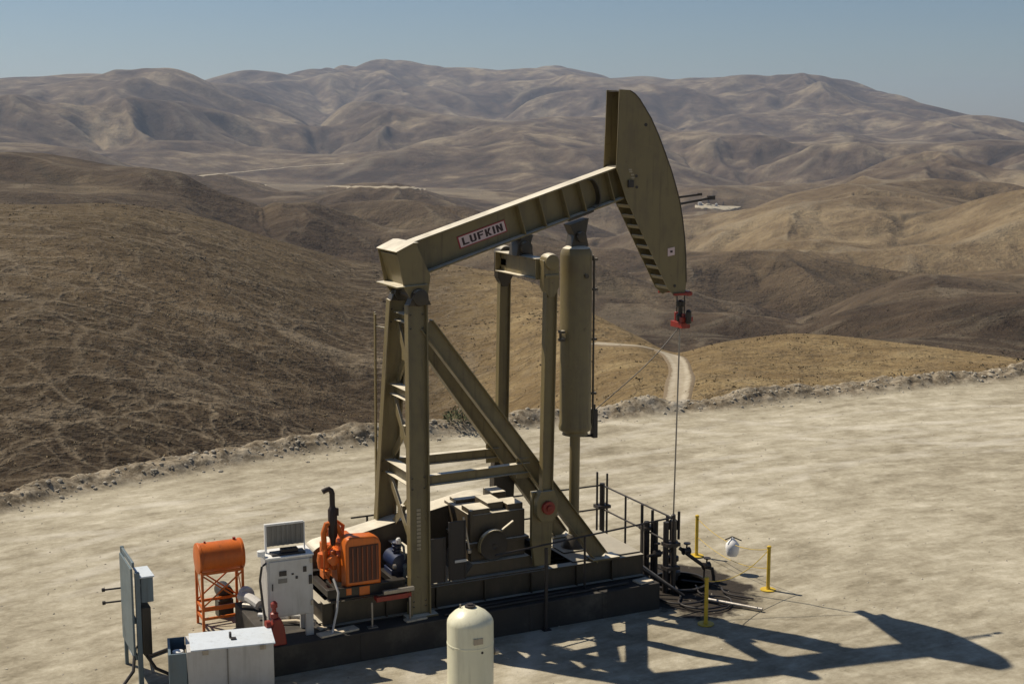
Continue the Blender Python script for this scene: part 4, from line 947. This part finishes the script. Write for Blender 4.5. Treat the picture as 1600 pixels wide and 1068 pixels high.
MB().poly([(15.5,23.7,.72),(15.75,23.55,.50),(16.0,23.45,.30),(16.14,23.40,.26),(16.17,23.39,.10),(16.17,23.39,-.05)],.04,10).build('pipe',M_BLACK,fl,0)
for x,y,z in ((15.62,23.62,.66),(16.02,23.45,.33)):
    MB().lathe((x,y,z),[(.03,-.09),(.08,-.08),(.06,0),(.08,.08),(.03,.09)],12,'X').tube((x,y,z),(x+.02,y,z+.16),.018,8).lathe((x+.02,y,z+.16),[(.01,-.012),(.075,-.012),(.075,.012),(.01,.012)],12).build('valve',M_BLACK,fl,0)
MB().tube((15.98,23.46,.3),(15.97,23.46,.02),.02,8).build('pipe_support',M_BLACK,fl,0)

# ------------------------------------------------------------------ yellow posts, chains, white tag
POSTS=[(16.78,24.96,0,'yellow guard post furthest back beside the wellhead valves'),(16.84,22.38,0,'yellow guard post rightmost out on the bare pad'),(14.55,21.27,0,'yellow guard post nearest the camera in the pumpjack shadow')]
pr0=None
for k,(x,y,_,lab) in enumerate(POSTS):
    if pr0 is None:
        pr0=empty('guard_post',(x,y,0),lab,'guard post','yellow posts around the wellhead')
        MB().tube((x,y,.02),(x,y,.93),.038,14).build('post',M_YELLOW,pr0,0)
        MB().lathe((x,y,.002),[(.16,0),(.16,.018),(.05,.022),(.045,.05)],20).build('base_plate',M_YELLOW,pr0,0)
        MB().lathe((x,y,.90),[(.042,0),(.046,.01),(.046,.04),(.02,.055)],14).tube((x,y-.05,.86),(x,y+.05,.86),.012,6).tube((x,y-.05,.45),(x,y+.05,.45),.012,6).build_each('cap',M_YELLOW,pr0,0)
    else:
        c=pr0.copy(); COL.objects.link(c); c.location=(x,y,0); c['label']=lab
        for ch in pr0.children:
            d=ch.copy(); COL.objects.link(d); d.parent=c
def sag(a,b,s,n=14): a=Vector(a); b=Vector(b); return [a.lerp(b,k/n)-Vector((0,0,s*4*(k/n)*(1-k/n))) for k in range(n+1)]
CH=[((16.78,24.91,.86),(16.84,22.43,.86),.22,'yellow chain sagging between the two outer guard posts'),
    ((16.80,22.36,.86),(14.59,21.29,.86),.20,'yellow chain from the right guard post to the shaded one')]
for a,c,s_,lab in CH:
    tag(MB().poly(sag(a,c,s_),.008,6).build('chain',M_YELLOW,None,0,loc=a),lab,'chain','yellow chains between guard posts')
tag(MB().poly(sag((16.78,24.91,.45),(16.84,22.43,.45),.18),.007,6).build('chain',M_YELLOW,None,0,loc=(16.8,24.9,.45)),'lower yellow chain between the two outer guard posts','chain','yellow chains between guard posts')
M_WHT2=paint('white_plastic',(.86,.86,.86),.35,dirt=(.6,.58,.5),amt=.2)
sg=empty('plastic_jug',(16.81,23.7,.4),'white plastic jug hanging from the yellow chain between the guard posts','jug')
MB().lathe((16.83,23.66,0),[(.05,.37),(.11,.38),(.135,.43),(.15,.55),(.145,.63),(.09,.70),(.045,.74),(.04,.77)],20).build('body',M_WHT2,sg,0)
MB().bar((16.66,23.70,.74),(16.82,23.66,.80),.02,.022).bar((16.82,23.66,.80),(17.02,23.60,.70),.02,.022).build('hanger',M_BLACK,sg,0)


# hoses and pipes round the cellar
random.seed(11)
hoses=[([(15.2,23.4,.03),(15.0,22.8,.03),(14.6,22.4,.03),(14.9,21.9,.03),(15.5,21.9,.03)],.022),
       ([(15.6,23.2,.03),(15.3,22.6,.04),(15.9,22.3,.03),(15.4,21.7,.03),(14.8,21.8,.03)],.018),
       ([(14.6,23.3,.04),(14.4,22.6,.03),(14.9,22.2,.05),(15.6,22.5,.03)],.02),
       ([(15.5,23.6,.04),(16.1,23.0,.03),(15.8,22.5,.04),(16.2,22.0,.03)],.02)]
for pts,r in hoses:
    q_=[Vector(p) for p in pts]
    for _ in range(3):
        n_=[q_[0]]
        for a,c in zip(q_[:-1],q_[1:]): n_+=[a.lerp(c,.25),a.lerp(c,.75)]
        n_.append(q_[-1]); q_=n_
    tag(MB().poly(q_,r,8).build('hose',M_BLACK,None,0,loc=pts[0]),'black hose curling over the oil stained ground by the wellhead','hose','black hoses by the wellhead')
for p0,p1,r,m,lab in (((14.35,23.55,.62),(14.95,22.95,.10),.03,M_STEEL,'bright steel pipe leaning from the base corner to the cellar'),
    ((14.25,23.35,.60),(14.95,22.65,.08),.028,M_DSTEEL,'dark pipe leaning beside the bright one at the base corner'),
    ((15.3,22.35,.05),(15.95,21.35,.05),.035,M_STEEL,'shiny pipe lying on the ground beside the shaded yellow post')):
    tag(MB().tube(p0,p1,r,10).build('pipe',m,None,0,loc=p0),lab,'pipe')
b=MB().lathe((15.4,23.55,0),[(.62,.012),(.62,.06),(.56,.065),(.56,.012)],36); tag(b.build('cellar_ring',M_DSTEEL,None,0,loc=(15.4,23.55,0)),'dark steel cellar ring on the ground round the wellhead','ring')
for pts,r,m,lab in (([(9.6,22.55,.56),(11.0,22.56,.56),(12.6,22.58,.56),(13.6,22.62,.57)],.028,M_DSTEEL,'dark conduit running along the concrete ledge below the skid'),
    ([(10.0,22.68,.58),(10.4,22.62,.60),(10.9,22.70,.57),(11.5,22.62,.60),(12.3,22.72,.57)],.02,M_BLACK,'thin black hose snaking along the concrete ledge')):
    tag(MB().poly([Vector(q) for q in pts],r,8).build('conduit',m,None,0,loc=pts[0]),lab,'conduit')
# boards and scraps on the foundation, plus a pale square painted as sunlit ledge
for x,y,a,w,l,lab in ((7.55,22.62,8,.22,.75,'pale weathered board nearest the camera under the engine'),(7.62,22.98,12,.12,.7,'narrow pale board lying behind the wider one by the engine'),(7.35,23.3,4,.10,.5,'short pale board lying deepest under the engine end'),(9.05,22.62,5,.16,.42,'short pale board at the foot of the front leg'),(12.9,22.62,6,.06,.2,'small bright scrap on the concrete ledge'),(13.95,22.62,10,.26,.34,'pale square standing in for sunlight on the ledge corner nearest the wellhead'),(10.2,22.56,3,.05,.5,'thin pale lath on the ledge below the gear reducer')):
    Mw=Matrix.Translation((x,y,.535))@Matrix.Rotation(R(a),4,'Z')
    tag(MB().box((-l/2,-w/2,0),(l/2,w/2,.035),Mw).build('board',M_WOOD,None,.003,loc=(x,y,.53)),lab,'board')
b=MB()
for k in range(16):
    pass
pp=empty('pipe_manifold',(7.05,23.4,0),'tangle of pale pipes and fittings under the control cabinet','pipes')
for pts,r,m in (([(6.45,23.9,.62),(6.9,23.6,.62),(7.3,23.35,.66)],.045,M_WHITE),([(6.35,24.6,.60),(6.7,24.3,.60),(7.2,24.0,.62),(7.3,23.7,.75)],.05,M_STEEL),([(6.7,23.5,.58),(7.0,23.35,.60),(7.25,23.0,.62)],.035,M_WOOD),([(6.4,24.9,.68),(6.5,24.6,.70),(6.6,24.35,.64)],.10,M_GREY),([(6.9,23.5,.56),(6.95,23.5,.8),(7.25,23.45,.84)],.03,M_STEEL)):
    MB().poly([Vector(p) for p in pts],r,10).build('pipe',m,pp,0)
MB().lathe((6.5,24.9,.70),[(.02,-.10),(.14,-.08),(.15,0),(.14,.08),(.02,.10)],16,'Y').build('flange',M_GREY,pp,0)

# ------------------------------------------------------------------ scrub and grass tufts on the near hills (uncountable)
def tufts(name,n,mat,label,seed,smin,smax,dens,rng_,flat=.6,k=7):
    rs=np.random.RandomState(seed); mb_v=[]; mb_f=[]; cnt=0; tries=0
    while cnt<n and tries<n*12:
        tries+=1
        a=rs.uniform(2,49); r=math.exp(rs.uniform(math.log(rng_[0]),math.log(rng_[1]))); x=r*math.sin(R(a)); y=r*math.cos(R(a))
        if y<44 or rs.rand()>dens(a,r,x,y): continue
        z=land_xy(x,y); s_=rs.uniform(smin,smax); cnt+=1
        for _ in range(k):
            c=np.array([x,y,z])+rs.normal(0,1,3)*np.array([s_*.45,s_*.45,s_*.2*flat])+np.array([0,0,s_*.25*flat])
            d1=rs.normal(0,1,3); d1/=np.linalg.norm(d1); d2=np.cross(d1,rs.normal(0,1,3)); d2/=np.linalg.norm(d2)+1e-9
            d1*=s_*.30; d2*=s_*.22; b0=len(mb_v); mb_v+=[tuple(c-d1),tuple(c+d2),tuple(c+d1),tuple(c-d2)]; mb_f.append((b0,b0+1,b0+2,b0+3))
    m=MB(); m.v=mb_v; m.f=mb_f
    return tag(m.build(name,mat,None,0,smooth=False),label,'scrub',kind='stuff')
def nz2(x,y,c,sd): return float(perlin(np.array([x/c]),np.array([y/c]),sd)[0])
M_SCR=mat_flat('dark_dry_scrub',(.028,.024,.014),(.07,.062,.032),3.)
M_STRAW=mat_flat('straw_tufts',(.17,.125,.065),(.33,.26,.15),3.)
tufts('scrub',2300,M_SCR,'dark dry scrub dotted over the slopes behind the pad',3,.16,.5,lambda a,r,x,y: 0 if (31.8<a<34.2 and r<230) else (.9 if nz2(x,y,38,71)>.14 else .07)*(1 if a>20 else .25)*(.35 if r<190 else 1),(75,520))
tufts('dry_grass',3800,M_STRAW,'pale straw coloured grass tufts on the near hills',4,.15,.4,lambda a,r,x,y: .8 if nz2(x,y,22,72)>-.05 else .2,(62,330),.9,5)

# ------------------------------------------------------------------ vegetation by the berm
M_LEAF=mat_flat('dusty_green_leaf',(.045,.055,.022),(.11,.115,.05),6.)
M_SHRUB=mat_flat('dark_scrub',(.030,.030,.018),(.07,.06,.035),6.)
def shrub(name,x,y,z,r,h,mat,lab,n=420,seed=1):
    rs=random.Random(seed); root=empty(name,(x,y,z),lab,'shrub'); mb=MB(); st=MB()
    for k in range(9):
        a=rs.uniform(0,6.28); q_=Vector((x+math.cos(a)*r*.7,y+math.sin(a)*r*.7,z+h*rs.uniform(.5,.95)))
        st.poly([(x,y,z-.05),Vector((x,y,z)).lerp(q_,.5)+Vector((0,0,h*.12)),q_],.008,5)
    for k in range(n):
        a=rs.uniform(0,6.28); rr=r*math.sqrt(rs.random()); zz=z+h*rs.random()**.8*(1-.55*(rr/r)**2)+rs.gauss(0,.02)
        c=Vector((x+math.cos(a)*rr,y+math.sin(a)*rr,zz)); s_=r*rs.uniform(.05,.12)
        d1=Vector((rs.gauss(0,1),rs.gauss(0,1),rs.gauss(0,1))).normalized()*s_; d2=d1.orthogonal().normalized()*s_*.5
        mb.add([c-d1,c+d2,c+d1,c-d2],[(0,1,2,3)])
    mb.build('leaves',mat,root,0,smooth=False); st.build('stems',M_DSTEEL,root,0)
shrub('weed',17.3,38.9,padz(17.3,38.9)-.02,.7,.5,M_LEAF,'small green weed clump growing on the berm behind the pumpjack',seed=3)
shrub('bush',35.4,39.2,padz(35.4,39.2)-.1,.55,.75,M_SHRUB,'dark bush poking up behind the berm at far right',seed=4)

# ------------------------------------------------------------------ far oil site on the plain
def far(a,e): return Vector(land(a,e))
c0=far(34.05,-2.98)
pd=MB()
ctr=far(34.2,-3.02)
def patch(name,a0,a1,e0,e1,n=14):
    Xs=[];Ys=[];Zs=[]
    for i in range(n):
        r0=[];r1=[];r2=[]
        for j in range(n*2):
            u=j/(n*2-1); a=a0+(a1-a0)*u; hw=(e1-e0)/2*(math.sin(math.pi*min(1,u*1.05))**.6)*(1+.25*math.sin(u*9)); e=(e0+e1)/2+.03*math.sin(u*7)+hw*(2*i/(n-1)-1); q_=land(a,e); r0.append(q_[0]); r1.append(q_[1]); r2.append(q_[2]+(.6 if 0<i<n-1 and 0<j<n*2-1 else -.8))
        Xs.append(r0);Ys.append(r1);Zs.append(r2)
    return tag(grid_mesh(name,np.array(Xs),np.array(Ys),np.array(Zs),{},M_ROAD),kind='structure')
patch('far_pad',33.5,35.5,-3.36,-3.16)
def tiny_pump(loc,s,rz,lab):
    root=empty('pumpjack',loc,lab,'pumpjack','distant pumpjacks on the pale pad'); M_=Matrix.Translation(loc)@Matrix.Rotation(rz,4,'Z')@Matrix.Scale(s,4)
    b=MB().box((-3,-1,0),(5,1,.6),M_)
    for y in (-1,1): 
        b.bar(M_@Vector((-.5,y,.5)),M_@Vector((0,y*.3,5.5)),.35*s,.35*s); b.bar(M_@Vector((2.5,y,.5)),M_@Vector((0,y*.3,5.5)),.3*s,.3*s)
    b.build('post',M_DSTEEL,root,0)
    MB().bar(M_@Vector((-3.5,0,5)),M_@Vector((3.2,0,6.6)),.4*s,.6*s).build('beam',M_DSTEEL,root,0)
    MB().prism([(3,7.9),(3.5,7.8),(4.2,6.5),(4.1,5),(3.7,4.9),(3.0,6)],-.3,.3,M_).build('head',M_DSTEEL,root,0)
for a,e,s,rz,lab in ((34.08,-3.2,1.0,.4,'tallest distant pumpjack on the pale pad beyond the horse head'),(34.72,-3.2,.55,1.2,'smaller distant pumpjack right of the tall one on the pale pad')):
    tiny_pump(far(a,e),s,rz,lab)
for k,(a,e,r,h,lab) in enumerate(((33.75,-3.22,2.2,3.2,'squat grey storage tank left of the distant pumpjacks'),(34.4,-3.23,1.3,3.,'slim grey storage tank between the distant pumpjacks'))):
    q_=far(a,e); tag(MB().lathe(q_,[(r,-.5),(r,h),(r*.5,h+.4),(.05,h+.5)],20).build('storage_tank',M_GREY,None,0,loc=q_),lab,'tank')
for k,(a,e,r,h,lab) in enumerate(((34.95,-3.33,1.6,2.2,'round dark bush at the right end of the distant pad'),(33.4,-3.24,2.2,1.8,'wide dark bush at the left end of the distant pad'),(34.25,-3.36,1.5,1.6,'low dark bush in front of the distant pumpjacks'))):
    q_=far(a,e); shrub('bush',q_.x,q_.y,q_.z,r,h,M_SHRUB,lab,n=160,seed=20+k)
q_=far(18.3,-.98); shrub('tree',q_.x,q_.y,q_.z,9,12,M_SHRUB,'lone dark tree on the far plain left of centre',n=200,seed=40)

# ------------------------------------------------------------------ the dry summer air
hz=MB().box((-3000,-3000,-95),(6800,6800,max(float(H.max())+30,60)))
M_HZ=bpy.data.materials.new('haze'); M_HZ.use_nodes=True; nt=M_HZ.node_tree; nt.nodes.remove(nt.nodes['Principled BSDF'])
vol=nt.nodes.new('ShaderNodeVolumePrincipled'); vol.inputs['Density'].default_value=8.5e-5; vol.inputs['Color'].default_value=(.60,.74,1.0,1); vol.inputs['Anisotropy'].default_value=.3
nt.links.new(vol.outputs[0],nt.nodes['Material Output'].inputs['Volume'])
hzo=hz.build('haze',M_HZ,None,0,smooth=False); tag(hzo,kind='stuff')
